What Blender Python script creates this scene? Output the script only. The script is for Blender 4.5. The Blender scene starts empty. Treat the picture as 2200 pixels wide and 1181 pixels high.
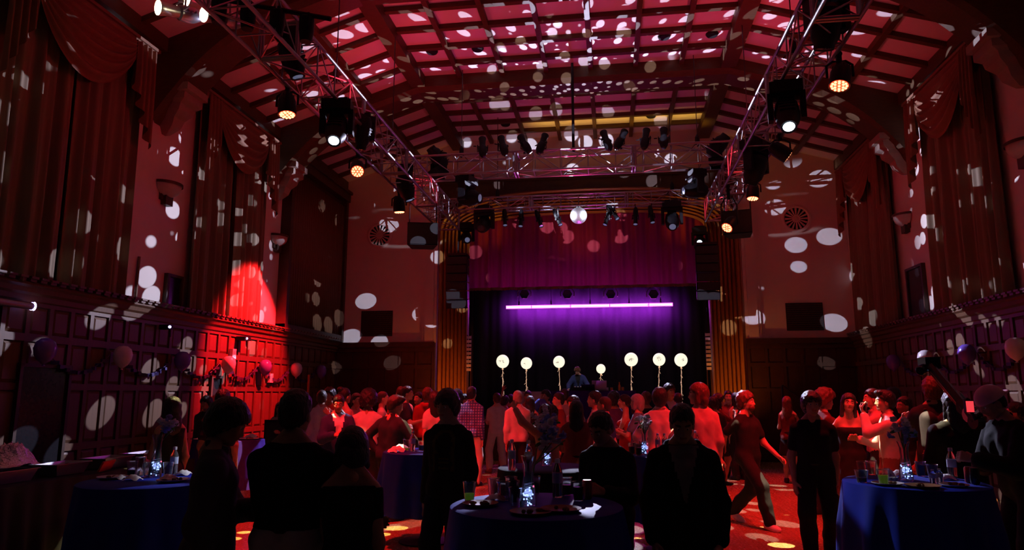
import bpy, math, random
import numpy as np
from mathutils import Vector, Matrix
R = math.radians
random.seed(7); rng = np.random.default_rng(7)
SC = bpy.context.scene
COL = SC.collection

# ------------------------------------------------------------------ camera, world, exposure
FPX, CAMH = 1500.0, 1.7
cd = bpy.data.cameras.new('camera'); cam = bpy.data.objects.new('camera', cd); COL.objects.link(cam)
cd.sensor_width = 36; cd.lens = FPX/2200*36; cd.clip_start = .05; cd.clip_end = 200
cam.location = (0, 0, CAMH); cam.rotation_euler = (R(90+9.65), 0, R(8.1))
SC.camera = cam
SC.view_settings.view_transform = 'Standard'; SC.view_settings.look = 'None'
SC.view_settings.exposure = 0.0; SC.view_settings.gamma = 1; SC.view_settings.use_curve_mapping = False
W = bpy.data.worlds.new('world'); SC.world = W; W.use_nodes = True
W.node_tree.nodes['Background'].inputs[0].default_value = (.0045, .003, .009, 1)
W.node_tree.nodes['Background'].inputs[1].default_value = .35
SC.cycles.max_bounces = 6; SC.cycles.diffuse_bounces = 3; SC.cycles.glossy_bounces = 3
SC.cycles.transmission_bounces = 5; SC.cycles.transparent_max_bounces = 8
SC.cycles.caustics_reflective = False; SC.cycles.caustics_refractive = False
SC.cycles.sample_clamp_indirect = 4

_p, _y = R(9.65), R(8.1)
FW = np.array([-math.sin(_y)*math.cos(_p), math.cos(_y)*math.cos(_p), math.sin(_p)])
RT = np.array([math.cos(_y), math.sin(_y), 0.]); UP = np.cross(RT, FW)
def ray(x, y): return FW + RT*(x-1100)/FPX - UP*(y-590.5)/FPX
CP = np.array([0, 0, CAMH])
def onY(x, y, Y): r = ray(x, y); return CP + r*(Y/r[1])
def onX(x, y, X): r = ray(x, y); return CP + r*(X/r[0])
def onZ(x, y, Z): r = ray(x, y); return CP + r*((Z-CAMH)/r[2])

# ------------------------------------------------------------------ lights
RED = (1, .016, .02); WHITE = (.78, .82, 1); PURPLE = (.62, .06, 1)
def spot(name, loc, target, power, color=RED, angle=40, blend=.35, rad=.06):
    l = bpy.data.lights.new(name, 'SPOT'); l.energy = power; l.color = color
    l.spot_size = R(angle); l.spot_blend = blend; l.shadow_soft_size = rad
    o = bpy.data.objects.new(name, l); COL.objects.link(o); o.location = loc
    o.rotation_euler = (Vector(target)-Vector(loc)).to_track_quat('-Z', 'Y').to_euler()
    return o
def area(name, loc, target, power, color, sx, sy, spread=180):
    l = bpy.data.lights.new(name, 'AREA'); l.energy = power; l.color = color; l.shape = 'RECTANGLE'
    l.size = sx; l.size_y = sy; l.spread = R(spread)
    o = bpy.data.objects.new(name, l); COL.objects.link(o); o.location = loc
    o.rotation_euler = (Vector(target)-Vector(loc)).to_track_quat('-Z', 'Y').to_euler()
    return o
def mirror_ball_light(name, loc, strength, scale, rad, seed, cone=None, target=None, col=(.70, .70, 1), rnd=.8, flat=False, soft=.86):
    """beams thrown by the mirror ball: one source that only shines through a scatter of small round directions"""
    l = bpy.data.lights.new(name, 'SPOT' if cone else 'POINT'); l.energy = 1; l.color = (1, 1, 1); l.shadow_soft_size = 0
    l.use_nodes = True; nt = l.node_tree; N, K = nt.nodes, nt.links
    em = N.get('Emission') or N.new('ShaderNodeEmission')
    g = N.new('ShaderNodeNewGeometry')
    nm = N.new('ShaderNodeVectorMath'); nm.operation = 'NORMALIZE'; K.new(g.outputs['Incoming'], nm.inputs[0])
    ad = N.new('ShaderNodeVectorMath'); ad.operation = 'ADD'; K.new(nm.outputs[0], ad.inputs[0]); ad.inputs[1].default_value = (seed, seed*.7, 0)
    if flat:   # a flat gobo plate: directions projected on a plane
        sp = N.new('ShaderNodeSeparateXYZ'); K.new(nm.outputs[0], sp.inputs[0]); cb = N.new('ShaderNodeCombineXYZ')
        for a_ in ('X', 'Y'):
            dv = N.new('ShaderNodeMath'); dv.operation = 'DIVIDE'; K.new(sp.outputs[a_], dv.inputs[0]); K.new(sp.outputs['Z'], dv.inputs[1]); K.new(dv.outputs[0], cb.inputs[a_])
        K.new(cb.outputs[0], ad.inputs[0])
    vo = N.new('ShaderNodeTexVoronoi'); vo.inputs['Scale'].default_value = scale; vo.inputs['Randomness'].default_value = rnd
    K.new(ad.outputs[0], vo.inputs['Vector'])
    mr = N.new('ShaderNodeMapRange'); mr.interpolation_type = 'SMOOTHSTEP'
    mr.inputs['From Min'].default_value = rad*scale; mr.inputs['From Max'].default_value = rad*scale*soft
    K.new(vo.outputs['Distance'], mr.inputs['Value'])
    lf = N.new('ShaderNodeLightFalloff'); lf.inputs['Strength'].default_value = strength
    mu = N.new('ShaderNodeMath'); mu.operation = 'MULTIPLY'; K.new(lf.outputs['Linear'], mu.inputs[0]); K.new(mr.outputs[0], mu.inputs[1])
    K.new(mu.outputs[0], em.inputs['Strength']); em.inputs['Color'].default_value = (*col, 1)
    if cone: l.spot_size = R(cone); l.spot_blend = .2
    o = bpy.data.objects.new(name, l); COL.objects.link(o); o.location = loc
    if target is not None: o.rotation_euler = (Vector(target)-Vector(loc)).to_track_quat('-Z', 'Y').to_euler()
    return o

BALL = onY(1243, 463, 17.3)
TL, TR, TZ0, TZ1 = (-4.35, -3.85), (2.37, 2.87), 5.9, 6.38     # side trusses: outer/inner x, chord heights
# the mirror ball's beams
mirror_ball_light('mirror_ball_beams', (BALL[0], BALL[1]-.34, BALL[2]), 580, 18.0, .0205, 7.7, 155, (BALL[0], 0, BALL[2]))
# moving heads throwing dotted gobos at the far end of the hall
mirror_ball_light('gobo_beam_gable', (-.75, 8.5, 5.6), 620, 15.0, .02, 4.4, 42, (-.75, 18.0, 9.0))
mirror_ball_light('gobo_beam_back_left', (1.9, 9.6, 5.4), 420, 16.0, .019, 2.1, 27, (-6.4, 19, 5.0), soft=.93)
mirror_ball_light('gobo_beam_back_right', (-3.4, 9.6, 5.4), 420, 16.0, .019, 9.3, 27, (4.9, 19, 5.0), soft=.93)
# moving heads with dotted gobos on the floor
mirror_ball_light('gobo_beam_right', (2.35, 9.0, 4.95), 950, 9.0, .032, 1.7, 64, (2.1, 8.9, 0), (1, .92, .55), .45, True, .92)
mirror_ball_light('gobo_beam_left', (-3.8, 8.9, 5.05), 800, 9.0, .032, 5.2, 60, (-3.7, 8.6, 0), (1, .85, .35), .45, True, .92)
# red wash: added fill spots aimed up at the ceiling, no fixtures there
for i, (x, y, p, c) in enumerate([(-4.1, 7.5, 120, (1, .04, .075)), (-4.1, 12.6, 105, (1, .04, .07)), (2.62, 7.5, 100, (1, .04, .075)), (2.62, 12.6, 85, (1, .04, .07)), (-.75, 14.5, 60, (1, .05, .15)), (-.75, 10.2, 130, (1, .06, .24))]):
    spot('ceiling_red_fill', (x, y, 6.5 if i < 4 else 5.2), (x*1.06, y, 9), p, c, 172, 1, .25)
# red wash: pars pointing down at the dance floor
for x, y, tx, ty, p, a in [(2.87, 8.66, 2.6, 8.9, 700, 62), (2.87, 14.1, 2.8, 13.9, 1000, 56), (-4.35, 8.58, -3.6, 8.8, 1400, 54), (2.87, 11.3, 2.9, 11.2, 750, 56),
                           (-4.35, 12.5, -3.2, 12.9, 700, 56), (-4.1, 7.6, -2.7, 11.6, 1500, 40), (2.6, 7.6, 2.4, 10.6, 650, 36), (2.6, 7.4, .5, 11.2, 1000, 34), (-4.1, 7.2, -1.0, 13.4, 1100, 30)]:
    spot('red_par_beam', (x, y, 5.4), (tx, ty, 0), p, RED, a, .6, .12)
# red beam on the left wall
spot('red_wall_beam', (-5.4, 13.7, 5.2), (-7.9, 14.0, 2.6), 4800, (1, .012, .02), 58, .4, .05)
# walls wash: added red fill spots for side and back walls, without fixtures
for x, y, tx, p in [(-3.6, 9.5, -7.78, 95), (-3.6, 14.5, -7.78, 70), (2.2, 13.5, 6.21, 75), (2.2, 17, 6.21, 50)]:
    spot('red_wall_fill', (x, y, 6.2), (tx, y+.3, 6.2), p, (1, .03, .06), 105, 1, .3)
for x in (-4.5, 3.0):
    spot('red_back_fill', (x, 14.0, 6.1), (x*1.3, 19, 5.6), 50, (1, .035, .035), 100, 1, .3)
# cold white moving heads
for lx, ly, lz, t, p, a in [(-3.3, 9.7, 5.6, (1.95, 5.72, 1.03), 1300, 5), (1.9, 9.2, 5.6, (-3.45, 5.62, 1.03), 2000, 5), (-3.1, 5.8, 5.6, (-2.62, 8.7, 1.05), 700, 7),
                            (-3.85, 13.3, 5.5, (-2.55, 13.3, .55), 300, 6), (-.6, 17, 6.3, (-1.75, 12.6, 1.25), 340, 7), (-3.7, 15.5, 5.6, (-4.82, 11.6, 1.42), 260, 6),
                            (-.9, 17, 5.6, (.56, 9.7, 1.42), 420, 4.4), (.4, 17, 6.2, (2.33, 8.0, 1.74), 160, 3.2), (2.3, 17, 5.6, (3.45, 6.4, 1.76), 110, 2.4), (-.9, 17, 6.2, (-2.95, 9.6, 1.7), 420, 4), (-.9, 17, 6.2, (-1.2, 11.3, 1.68), 260, 4), (.3, 17, 6.2, (3.95, 9.0, 1.5), 200, 2.6)]:
    spot('moving_head_beam', (lx, ly, lz), t, p, WHITE, a, .3, .04)
for x in (-3.95, 2.45):
    spot('mirror_ball_pin_beam', (x, 16.2, 6.0), tuple(BALL), 6000, WHITE, 8, .4, .04)
# stage light
spot('stage_front_light', (-.2, 14.2, 5.7), (-1.0, 20.3, 2.1), 520, (1, .86, .9), 10, .6, .1)
for x, tx in ((-1.9, -3.7), (.5, 2.35)): spot('arch_amber_light', (x, 18.3, 5.3), (tx, 19.05, 6.6), 75, (1, .45, .04), 52, .9, .1)
spot('arch_amber_centre', (-.7, 18.1, 4.9), (-.7, 19, 7.2), 40, (1, .42, .04), 110, 1, .1)
spot('valance_purple_light', (-.7, 18.7, 1.6), (-.7, 19.5, 5.2), 45, (.7, .05, 1), 120, 1, .1)
spot('jamb_amber_left', (-3.7, 17.6, 1.0), (-4.45, 19, 1.9), 120, (1, .2, .03), 70, .9, .1)
spot('jamb_amber_right', (2.3, 17.6, 1.0), (3.1, 19, 2.0), 110, (1, .26, .03), 70, .9, .1)
area('ceiling_amber_fill', (.3, 17.85, 8.0), (.3, 17.85, 9), 7, (1, .6, .07), 4.6, .05, 64)  # unseen strip lamp, added to light one amber band of the ceiling
BARZ = 4.43
area('led_bar_light_front', (-.7, 21.92, BARZ), (-.7, 14, 1.0), 26, (.75, .05, 1), 5.2, .07, 120)
area('led_bar_light_back', (-.7, 22.14, BARZ), (-.7, 22.6, BARZ-.06), 165, (.72, .05, 1), 5.0, .05, 135)
spot('magenta_floor_beam', (-.6, 18.0, 6.2), (-1.6, 16.4, 0), 700, (.85, .05, 1), 30, .8, .1)
spot('magenta_aisle_beam', (.35, 14.2, 6.0), (.3, 9.2, 0), 900, (.85, .08, 1), 11, .7, .06)
spot('magenta_truss_fill', (-.7, 18.9, 3.2), (-.7, 15.5, 6.6), 200, (.9, .04, .75), 80, .9, .15)  # added spot, no fixture; repeats the LED bars' magenta on the truss undersides

# ------------------------------------------------------------------ materials
def srgb(r, g, b):
    f = lambda c: (c/255/12.92 if c/255 <= .04045 else ((c/255+.055)/1.055)**2.4)
    return (f(r), f(g), f(b))
def mat(name, col, rough=.6, metal=0., var=.12, scale=18., bump=0., spec=.4, emit=None, estr=0., trans=0., stretch=(1, 1, 1), sheen=0., alpha=1.):
    m = bpy.data.materials.new(name); m.use_nodes = True; nt = m.node_tree; N, K = nt.nodes, nt.links
    b = N['Principled BSDF']; b.inputs['Roughness'].default_value = rough; b.inputs['Metallic'].default_value = metal
    b.inputs['Specular IOR Level'].default_value = spec
    tc = N.new('ShaderNodeTexCoord'); mp = N.new('ShaderNodeMapping'); mp.inputs['Scale'].default_value = stretch
    K.new(tc.outputs['Object'], mp.inputs['Vector'])
    nz = N.new('ShaderNodeTexNoise'); nz.inputs['Scale'].default_value = scale; nz.inputs['Detail'].default_value = 3
    K.new(mp.outputs[0], nz.inputs['Vector'])
    mx = N.new('ShaderNodeMix'); mx.data_type = 'RGBA'
    mx.inputs['A'].default_value = (*[c*(1-var) for c in col], 1); mx.inputs['B'].default_value = (*[min(1, c*(1+var)) for c in col], 1)
    K.new(nz.outputs['Fac'], mx.inputs['Factor']); K.new(mx.outputs['Result'], b.inputs['Base Color'])
    if bump:
        bp = N.new('ShaderNodeBump'); bp.inputs['Strength'].default_value = bump; bp.inputs['Distance'].default_value = .01
        K.new(nz.outputs['Fac'], bp.inputs['Height']); K.new(bp.outputs[0], b.inputs['Normal'])
    if emit: b.inputs['Emission Color'].default_value = (*emit, 1); b.inputs['Emission Strength'].default_value = estr
    if trans: b.inputs['Transmission Weight'].default_value = trans; b.inputs['IOR'].default_value = 1.35
    if alpha < 1: b.inputs['Alpha'].default_value = alpha
    return m
M = {}
def mk(k, *a, **w): M[k] = mat(k, *a, **w); return M[k]
mk('plaster', (.62, .57, .5), .85, var=.06, scale=3, bump=.05)
mk('plaster_ceiling', (.62, .55, .52), .9, var=.05, scale=4)
mk('wood_beam', (.075, .038, .013), .55, var=.45, scale=6, stretch=(1, 8, 8), spec=.3)
mk('wood_wainscot', (.11, .054, .025), .5, var=.35, scale=5, stretch=(6, 6, .6), spec=.35)
mk('wood_panel', (.125, .062, .03), .5, var=.3, scale=4, stretch=(5, 5, .5), spec=.35)
mk('wood_gold', (.3, .14, .035), .35, var=.25, scale=5, spec=.5)
mk('wood_dark', (.05, .022, .01), .5, var=.4, scale=6)
mk('stone', (.3, .25, .2), .9, var=.15, scale=14, bump=.3)
mk('drape', (.19, .145, .09), .85, var=.18, scale=5, stretch=(8, 8, .3))
mk('swag', (.2, .095, .05), .7, var=.15, scale=8)
mk('velvet', (.32, .02, .03), .8, var=.2, scale=8, stretch=(6, 6, .5), sheen=.4)
mk('black_cloth', (.024, .02, .034), .95, var=.2, spec=.1)
mk('black', (.008, .008, .01), .5, var=.2, spec=.25)
mk('black_gloss', (.015, .015, .018), .22, var=.2)
mk('grille', (.02, .018, .018), .7)
mk('alu', (.36, .35, .38), .32, .9, var=.1)
mk('chrome', (.8, .8, .84), .2, 1.)
mk('steel_cable', (.05, .05, .05), .4, .6)
mk('lens_red', (.8, .1, .05), .3, emit=(1, .035, .012), estr=4.5)
mk('lens_red_cell', (1, .5, .3), .3, emit=(1, .3, .14), estr=4.5)
mk('lens_white', (.8, .85, 1), .2, emit=(.62, .8, 1), estr=9)
mk('lens_dim', (.25, .3, .42), .15, emit=(.25, .35, .6), estr=.25)
mk('lens_warm', (1, .9, .6), .3, emit=(1, .8, .45), estr=12)
mk('lens_off', (.04, .05, .08), .08, spec=.8)
mk('led', (1, .4, 1), .4, emit=(1, .1, .85), estr=5)
mk('led_dot', (1, .8, 1), .4, emit=(1, .5, 1), estr=6)
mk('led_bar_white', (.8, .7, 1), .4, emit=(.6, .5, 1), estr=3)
mk('mirror_tile', (.9, .9, .95), .42, 1., var=.05)
mk('sconce_glass', (.5, .47, .42), .4)
mk('table_blue', (.006, .022, .34), .6, var=.2, scale=6, spec=.2)
mk('table_purple', (.05, .02, .25), .9, spec=.05)
mk('table_black', (.006, .005, .009), .8)
mk('plastic_clear', (.9, .92, .95), .06, trans=.95, spec=.6, var=.01)
mk('bottle_clear', (.85, .9, .95), .08, trans=.92, spec=.6, var=.01)
mk('bottle_label', (.5, .55, .7), .5)
mk('bottle_cap', (.8, .8, .85), .5)
mk('paper', (.8, .8, .8), .8, var=.04, bump=.2, scale=40)
mk('plate', (.6, .6, .62), .4)
mk('plate_brown', (.25, .12, .06), .6)
mk('drink_green', (.45, .75, .06), .2, emit=(.5, .9, .05), estr=.04, spec=.5)
mk('drink_brown', (.2, .09, .03), .2)
mk('drink_pink', (.6, .25, .4), .2)
mk('can_red', (.45, .05, .05), .3, .4)
mk('fairy', (.6, .7, 1), .3, emit=(.3, .42, 1), estr=3)
mk('fairy_red', (1, .3, .4), .3, emit=(1, .15, .3), estr=2)
mk('petal_white', (.75, .73, .78), .8)
mk('petal_blue', (.25, .35, .8), .8)
mk('leaf', (.06, .22, .04), .6)
mk('foil', (.75, .75, .82), .22, 1., bump=1., scale=60)
mk('balloon_stage', (.9, .86, .7), .35, emit=(1, .93, .72), estr=1.05)
mk('balloon_white', (.75, .7, .75), .3, spec=.6)
mk('balloon_purple', (.16, .08, .5), .25, spec=.6)
mk('garland', (.05, .03, .16), .6)
mk('tassel_glow', (.85, .6, .35), .4, .4, emit=(1, .6, .4), estr=.55)  # glow put into the tinsel in place of balloon light it reflects
mk('ink', (.25, .22, .2), .6)
mk('laptop', (.4, .4, .42), .35, .7)
mk('orange', (.8, .3, .04), .4)
mk('silver', (.6, .6, .65), .3, .8)
mk('tape_red', (.5, .06, .03), .6)
# floor
def floor_mat():
    m = bpy.data.materials.new('dance_floor'); m.use_nodes = True; nt = m.node_tree; N, K = nt.nodes, nt.links
    b = N['Principled BSDF']; b.inputs['Roughness'].default_value = .24; b.inputs['Specular IOR Level'].default_value = .5
    tc = N.new('ShaderNodeTexCoord'); mp = N.new('ShaderNodeMapping'); mp.inputs['Rotation'].default_value = (0, 0, R(90)); K.new(tc.outputs['Object'], mp.inputs[0])
    br = N.new('ShaderNodeTexBrick'); br.inputs['Scale'].default_value = 1; br.inputs['Brick Width'].default_value = 1.1; br.inputs['Row Height'].default_value = .075
    br.inputs['Mortar Size'].default_value = .001; br.inputs['Color1'].default_value = (.5, .32, .13, 1); br.inputs['Color2'].default_value = (.42, .26, .1, 1); br.inputs['Mortar'].default_value = (.15, .08, .03, 1)
    K.new(mp.outputs[0], br.inputs[0])
    nz = N.new('ShaderNodeTexNoise'); nz.inputs['Scale'].default_value = 30; nz.inputs['Detail'].default_value = 4; K.new(mp.outputs[0], nz.inputs[0])
    mx = N.new('ShaderNodeMix'); mx.data_type = 'RGBA'; mx.blend_type = 'MULTIPLY'; mx.inputs['Factor'].default_value = .35
    K.new(br.outputs[0], mx.inputs['A']); K.new(nz.outputs['Color'], mx.inputs['B']); K.new(mx.outputs['Result'], b.inputs['Base Color'])
    mr = N.new('ShaderNodeMapRange'); mr.inputs['To Min'].default_value = .18; mr.inputs['To Max'].default_value = .34; K.new(nz.outputs['Fac'], mr.inputs[0]); K.new(mr.outputs[0], b.inputs['Roughness'])
    return m
M['floor'] = floor_mat()
def velvet_mat():
    m = M['velvet']; nt = m.node_tree; N, K = nt.nodes, nt.links; b = N['Principled BSDF']; out = [n for n in N if n.type == 'OUTPUT_MATERIAL'][0]
    tr = N.new('ShaderNodeBsdfTranslucent'); tr.inputs[0].default_value = (.5, .03, .2, 1)
    ms = N.new('ShaderNodeMixShader'); ms.inputs[0].default_value = .35
    K.new(b.outputs[0], ms.inputs[1]); K.new(tr.outputs[0], ms.inputs[2]); K.new(ms.outputs[0], out.inputs[0])
velvet_mat()
_cloth = {}
def cloth(c, rough=.85, name='cloth'):
    key = (tuple(round(x, 4) for x in c), rough)
    if key not in _cloth: _cloth[key] = mat(name, c, rough, var=.12, scale=25, spec=.2)
    return _cloth[key]
def skin(t):  # t 0 light .. 1 dark
    a, b = np.array([.62, .36, .25]), np.array([.13, .06, .035]); c = tuple(a*(1-t)+b*t)
    return cloth(c, .5, 'skin')
def hairm(k):
    c = {'black': (.012, .01, .011), 'dark': (.022, .013, .009), 'brown': (.06, .03, .016), 'grey': (.3, .28, .26), 'blond': (.35, .2, .1), 'auburn': (.12, .035, .015)}[k]
    if ('hair', k) not in _cloth:
        m = mat('hair', c, .38, var=.45, scale=30, bump=.9, spec=.5, stretch=(4, 4, .7)); _cloth['hair', k] = m
    return _cloth['hair', k]

# ------------------------------------------------------------------ mesh helpers
class MB:
    def __init__(s): s.v = []; s.f = []; s.m = []
    def add(s, V, F, m=0):
        o = len(s.v); s.v.extend([tuple(map(float, p)) for p in V]); s.f.extend([tuple(i+o for i in f) for f in F]); s.m.extend([m]*len(F)); return s
    def box(s, c, d, m=0, rot=None):
        x, y, z = d[0]/2, d[1]/2, d[2]/2
        V = np.array([(-x, -y, -z), (x, -y, -z), (x, y, -z), (-x, y, -z), (-x, -y, z), (x, -y, z), (x, y, z), (-x, y, z)])
        if rot is not None: V = V @ np.array(rot).T
        return s.add(V+np.array(c), [(0, 3, 2, 1), (4, 5, 6, 7), (0, 1, 5, 4), (1, 2, 6, 5), (2, 3, 7, 6), (3, 0, 4, 7)], m)
    def bbox(s, a, b, m=0): return s.box([(a[i]+b[i])/2 for i in range(3)], [abs(b[i]-a[i]) for i in range(3)], m)
    def tube(s, path, r, n=8, m=0, cap=True):
        P = np.array(path, float); k = len(P); rr = r if hasattr(r, '__len__') else [r]*k
        V = []; up = None
        for i in range(k):
            t = P[min(i+1, k-1)]-P[max(i-1, 0)]; t = t/(np.linalg.norm(t)+1e-9)
            if up is None:
                up = np.array([0, 0, 1.]) if abs(t[2]) < .9 else np.array([1., 0, 0])
            a = np.cross(t, up); a /= np.linalg.norm(a)+1e-9; b = np.cross(t, a); up = -b if False else up
            for j in range(n):
                q = 2*math.pi*j/n; V.append(P[i]+rr[i]*(a*math.cos(q)+b*math.sin(q)))
        F = [(i*n+j, (i+1)*n+j, (i+1)*n+(j+1) % n, i*n+(j+1) % n) for i in range(k-1) for j in range(n)]
        if cap: F += [tuple(range(n)), tuple(reversed(range((k-1)*n, k*n)))]
        return s.add(V, F, m)
    def lathe(s, prof, n=16, c=(0, 0, 0), rot=None, m=0, mats=None):
        V = []; k = len(prof)
        for r, z in prof:
            for j in range(n):
                q = 2*math.pi*j/n; V.append((max(r, 1e-4)*math.cos(q), max(r, 1e-4)*math.sin(q), z))
        V = np.array(V)
        if rot is not None: V = V @ np.array(rot).T
        V = V+np.array(c)
        o = len(s.v); s.v.extend(map(tuple, V))
        for i in range(k-1):
            for j in range(n):
                s.f.append((o+i*n+j, o+i*n+(j+1) % n, o+(i+1)*n+(j+1) % n, o+(i+1)*n+j)); s.m.append(mats[i] if mats else m)
        if prof[0][0] > 1e-3: s.f.append(tuple(o+j for j in reversed(range(n)))); s.m.append(mats[0] if mats else m)
        if prof[-1][0] > 1e-3: s.f.append(tuple(o+(k-1)*n+j for j in range(n))); s.m.append(mats[-1] if mats else m)
        return s
    def ball(s, c, r, nu=12, nv=8, m=0, rot=None):
        rr = r if hasattr(r, '__len__') else (r, r, r)
        V = []
        for i in range(nv+1):
            t = math.pi*i/nv
            for j in range(nu):
                q = 2*math.pi*j/nu; V.append((rr[0]*math.sin(t)*math.cos(q), rr[1]*math.sin(t)*math.sin(q), -rr[2]*math.cos(t)))
        V = np.array(V)
        if rot is not None: V = V @ np.array(rot).T
        F = [(i*nu+j, i*nu+(j+1) % nu, (i+1)*nu+(j+1) % nu, (i+1)*nu+j) for i in range(nv) for j in range(nu)]
        return s.add(V+np.array(c), F, m)
    def grid(s, G, m=0, flip=False):
        G = np.array(G, float); a, b = G.shape[:2]
        F = [(i*b+j, i*b+j+1, (i+1)*b+j+1, (i+1)*b+j) for i in range(a-1) for j in range(b-1)]
        if flip: F = [tuple(reversed(f)) for f in F]
        return s.add(G.reshape(-1, 3), F, m)
    def build(s, name, mats, parent=None, smooth=None, loc=None):
        me = bpy.data.meshes.new(name); me.from_pydata(s.v, [], s.f)
        for mm in (mats if isinstance(mats, (list, tuple)) else [mats]): me.materials.append(M[mm] if isinstance(mm, str) else mm)
        if max(s.m, default=0) > 0: me.polygons.foreach_set('material_index', s.m)
        if smooth:
            me.polygons.foreach_set('use_smooth', [True]*len(me.polygons))
            if smooth < 180: me.set_sharp_from_angle(angle=R(smooth))
        me.update()
        return link(name, me, parent, loc)
def link(name, me, parent=None, loc=None, rotz=None):
    o = bpy.data.objects.new(name, me); COL.objects.link(o)
    if parent is not None: o.parent = parent
    if loc is not None: o.location = loc
    if rotz is not None: o.rotation_euler = (0, 0, rotz)
    return o
def tag(o, label, cat, group=None):
    o['label'] = label; o['category'] = cat
    if group: o['group'] = group
    return o
def thing(name, label, cat, loc=(0, 0, 0), rotz=0, group=None):
    o = bpy.data.objects.new(name, None); COL.objects.link(o); o.empty_display_size = .1
    o.location = loc; o.rotation_euler = (0, 0, rotz)
    return tag(o, label, cat, group)
def struct(o, label=None):
    o['kind'] = 'structure'
    if label: o['label'] = label
    return o
def dup(root, loc, rotz=None, label=None, group=None):
    r = root.copy(); COL.objects.link(r); r.location = loc
    if rotz is not None: r.rotation_euler = (0, 0, rotz)
    if label: r['label'] = label
    if group: r['group'] = group
    for ch in list(root.children):
        c = ch.copy(); COL.objects.link(c); c.parent = r
        for g in ch.children:
            d = g.copy(); COL.objects.link(d); d.parent = c
    return r
def nrm(v): v = np.array(v, float); return v/(np.linalg.norm(v)+1e-9)
def frame(z, hint=(0, 0, 1)):
    """3x3 whose third column is z"""
    z = nrm(z); h = np.array(hint, float)
    if abs(z @ nrm(h)) > .95: h = np.array([1., 0, 0])
    x = nrm(np.cross(h, z)); y = np.cross(z, x); return np.column_stack([x, y, z])
# ------------------------------------------------------------------ the hall
XL, XR, YB, Y0 = -7.78, 6.21, 19.0, 1.0
XA, XB, ZF, ZC = -4.28, 2.65, 8.93, 7.8       # flat ceiling between the two long beams, cornice height
def slope_z(x): return ZF if XA <= x <= XB else ZF-(ZF-ZC)*((XA-x)/(XA-XL) if x < XA else (x-XB)/(XR-XB))
b = MB(); b.bbox((XL, -4, -.1), (XR, YB, 0)); floor = struct(b.build('floor', 'floor'))
# ceiling
b = MB(); prof = [(XL, ZC), (XA, ZF), (XB, ZF), (XR, ZC)]
V = [(x, y, z) for y in (Y0, YB+.1) for x, z in prof] + [(x, y, z+.15) for y in (Y0, YB+.1) for x, z in prof]
b.add(V, [(0, 1, 5, 4), (1, 2, 6, 5), (2, 3, 7, 6), (8, 12, 13, 9), (9, 13, 14, 10), (10, 14, 15, 11)]); ceiling = struct(b.build('ceiling', 'plaster_ceiling'))
def share(name, me, loc, parent, rotz=None): return link(name, me, parent, loc, rotz)
def mesh_of(b, mats, smooth=None):
    o = b.build('tmp', mats, None, smooth); me = o.data; bpy.data.objects.remove(o); return me
BEAMS = [6.4, 10.8, 15.05]
BAYS = [(Y0, 6.15), (6.65, 10.55), (11.05, 14.8), (15.3, 19.0)]
for x in (XA, XB):
    b = MB()
    for a, c in BAYS: b.bbox((x-.16, a, ZF-.26), (x+.16, c, ZF+.02))
    b.build('long_beam', 'wood_beam', ceiling)
for a, c in BAYS:
    for k in range(1, 7):
        b = MB(); x = XA+k*(XB-XA)/7; b.bbox((x-.05, a, ZF-.11), (x+.05, c, ZF)); b.build('rafter', 'wood_beam', ceiling)
    for sgn in (-1, 1):
        for t in (1/3, 2/3):
            x = XA+(XL-XA)*t if sgn < 0 else XB+(XR-XB)*t
            b = MB(); z = slope_z(x); b.bbox((x-.06, a, z-.1), (x+.06, c, z+.02)); b.build('rafter', 'wood_beam', ceiling)
        x = XL if sgn < 0 else XR
        b = MB(); b.bbox((x-.02 if sgn < 0 else x-.2, a, ZC-.2), (x+.2 if sgn < 0 else x+.02, c, ZC+.06)); b.build('wall_plate', 'wood_beam', ceiling)
for a, c in BAYS[1:]:
    n = 5
    for k in range(1, n):
        y = a+(c-a)*k/n
        b = MB(); b.bbox((XA, y-.055, ZF-.1), (XB, y+.055, ZF)); b.build('cross_rib', 'wood_beam', ceiling)
        for xa, za, xb, zb in ((XL, ZC, XA, ZF), (XB, ZF, XR, ZC)):
            b = MB(); L = math.hypot(xb-xa, zb-za); t = math.atan2(zb-za, xb-xa); ro = np.array([[math.cos(t), 0, -math.sin(t)], [0, 1, 0], [math.sin(t), 0, math.cos(t)]])
            b.box(((xa+xb)/2, y, (za+zb)/2-.045), (L, .11, .1), 0, ro); b.build('cross_rib', 'wood_beam', ceiling)
# arched beams with knee brackets down to stone corbels
def arch_bottom(x):
    z = slope_z(x)-.36
    for w, s in ((XL, 1), (XR, -1)):
        d = (x-w)*s
        if d < 2.1: z = min(z, slope_z(x)-.36-1.1*(1-d/2.1)**2.2*1.0)
    return z
def corbel_mesh(s):
    b = MB(); P = [(0.5, 7.05), (.5, 6.92), (.44, 6.9), (.44, 6.78), (.36, 6.72), (.34, 6.62), (.24, 6.5), (.2, 6.36), (.08, 6.22)]
    for (w0, z0), (w1, z1) in zip(P[:-1], P[1:]):
        V = [(0, -w0*.62, z0), (s*w0*1.2, -w0*.62, z0), (s*w0*1.2, w0*.62, z0), (0, w0*.62, z0), (0, -w1*.62, z1), (s*w1*1.2, -w1*.62, z1), (s*w1*1.2, w1*.62, z1), (0, w1*.62, z1)]
        F = [(0, 1, 2, 3), (4, 7, 6, 5), (0, 4, 5, 1), (1, 5, 6, 2), (2, 6, 7, 3)]; b.add(V, F if s > 0 else [tuple(reversed(f)) for f in F])
    return b
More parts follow.
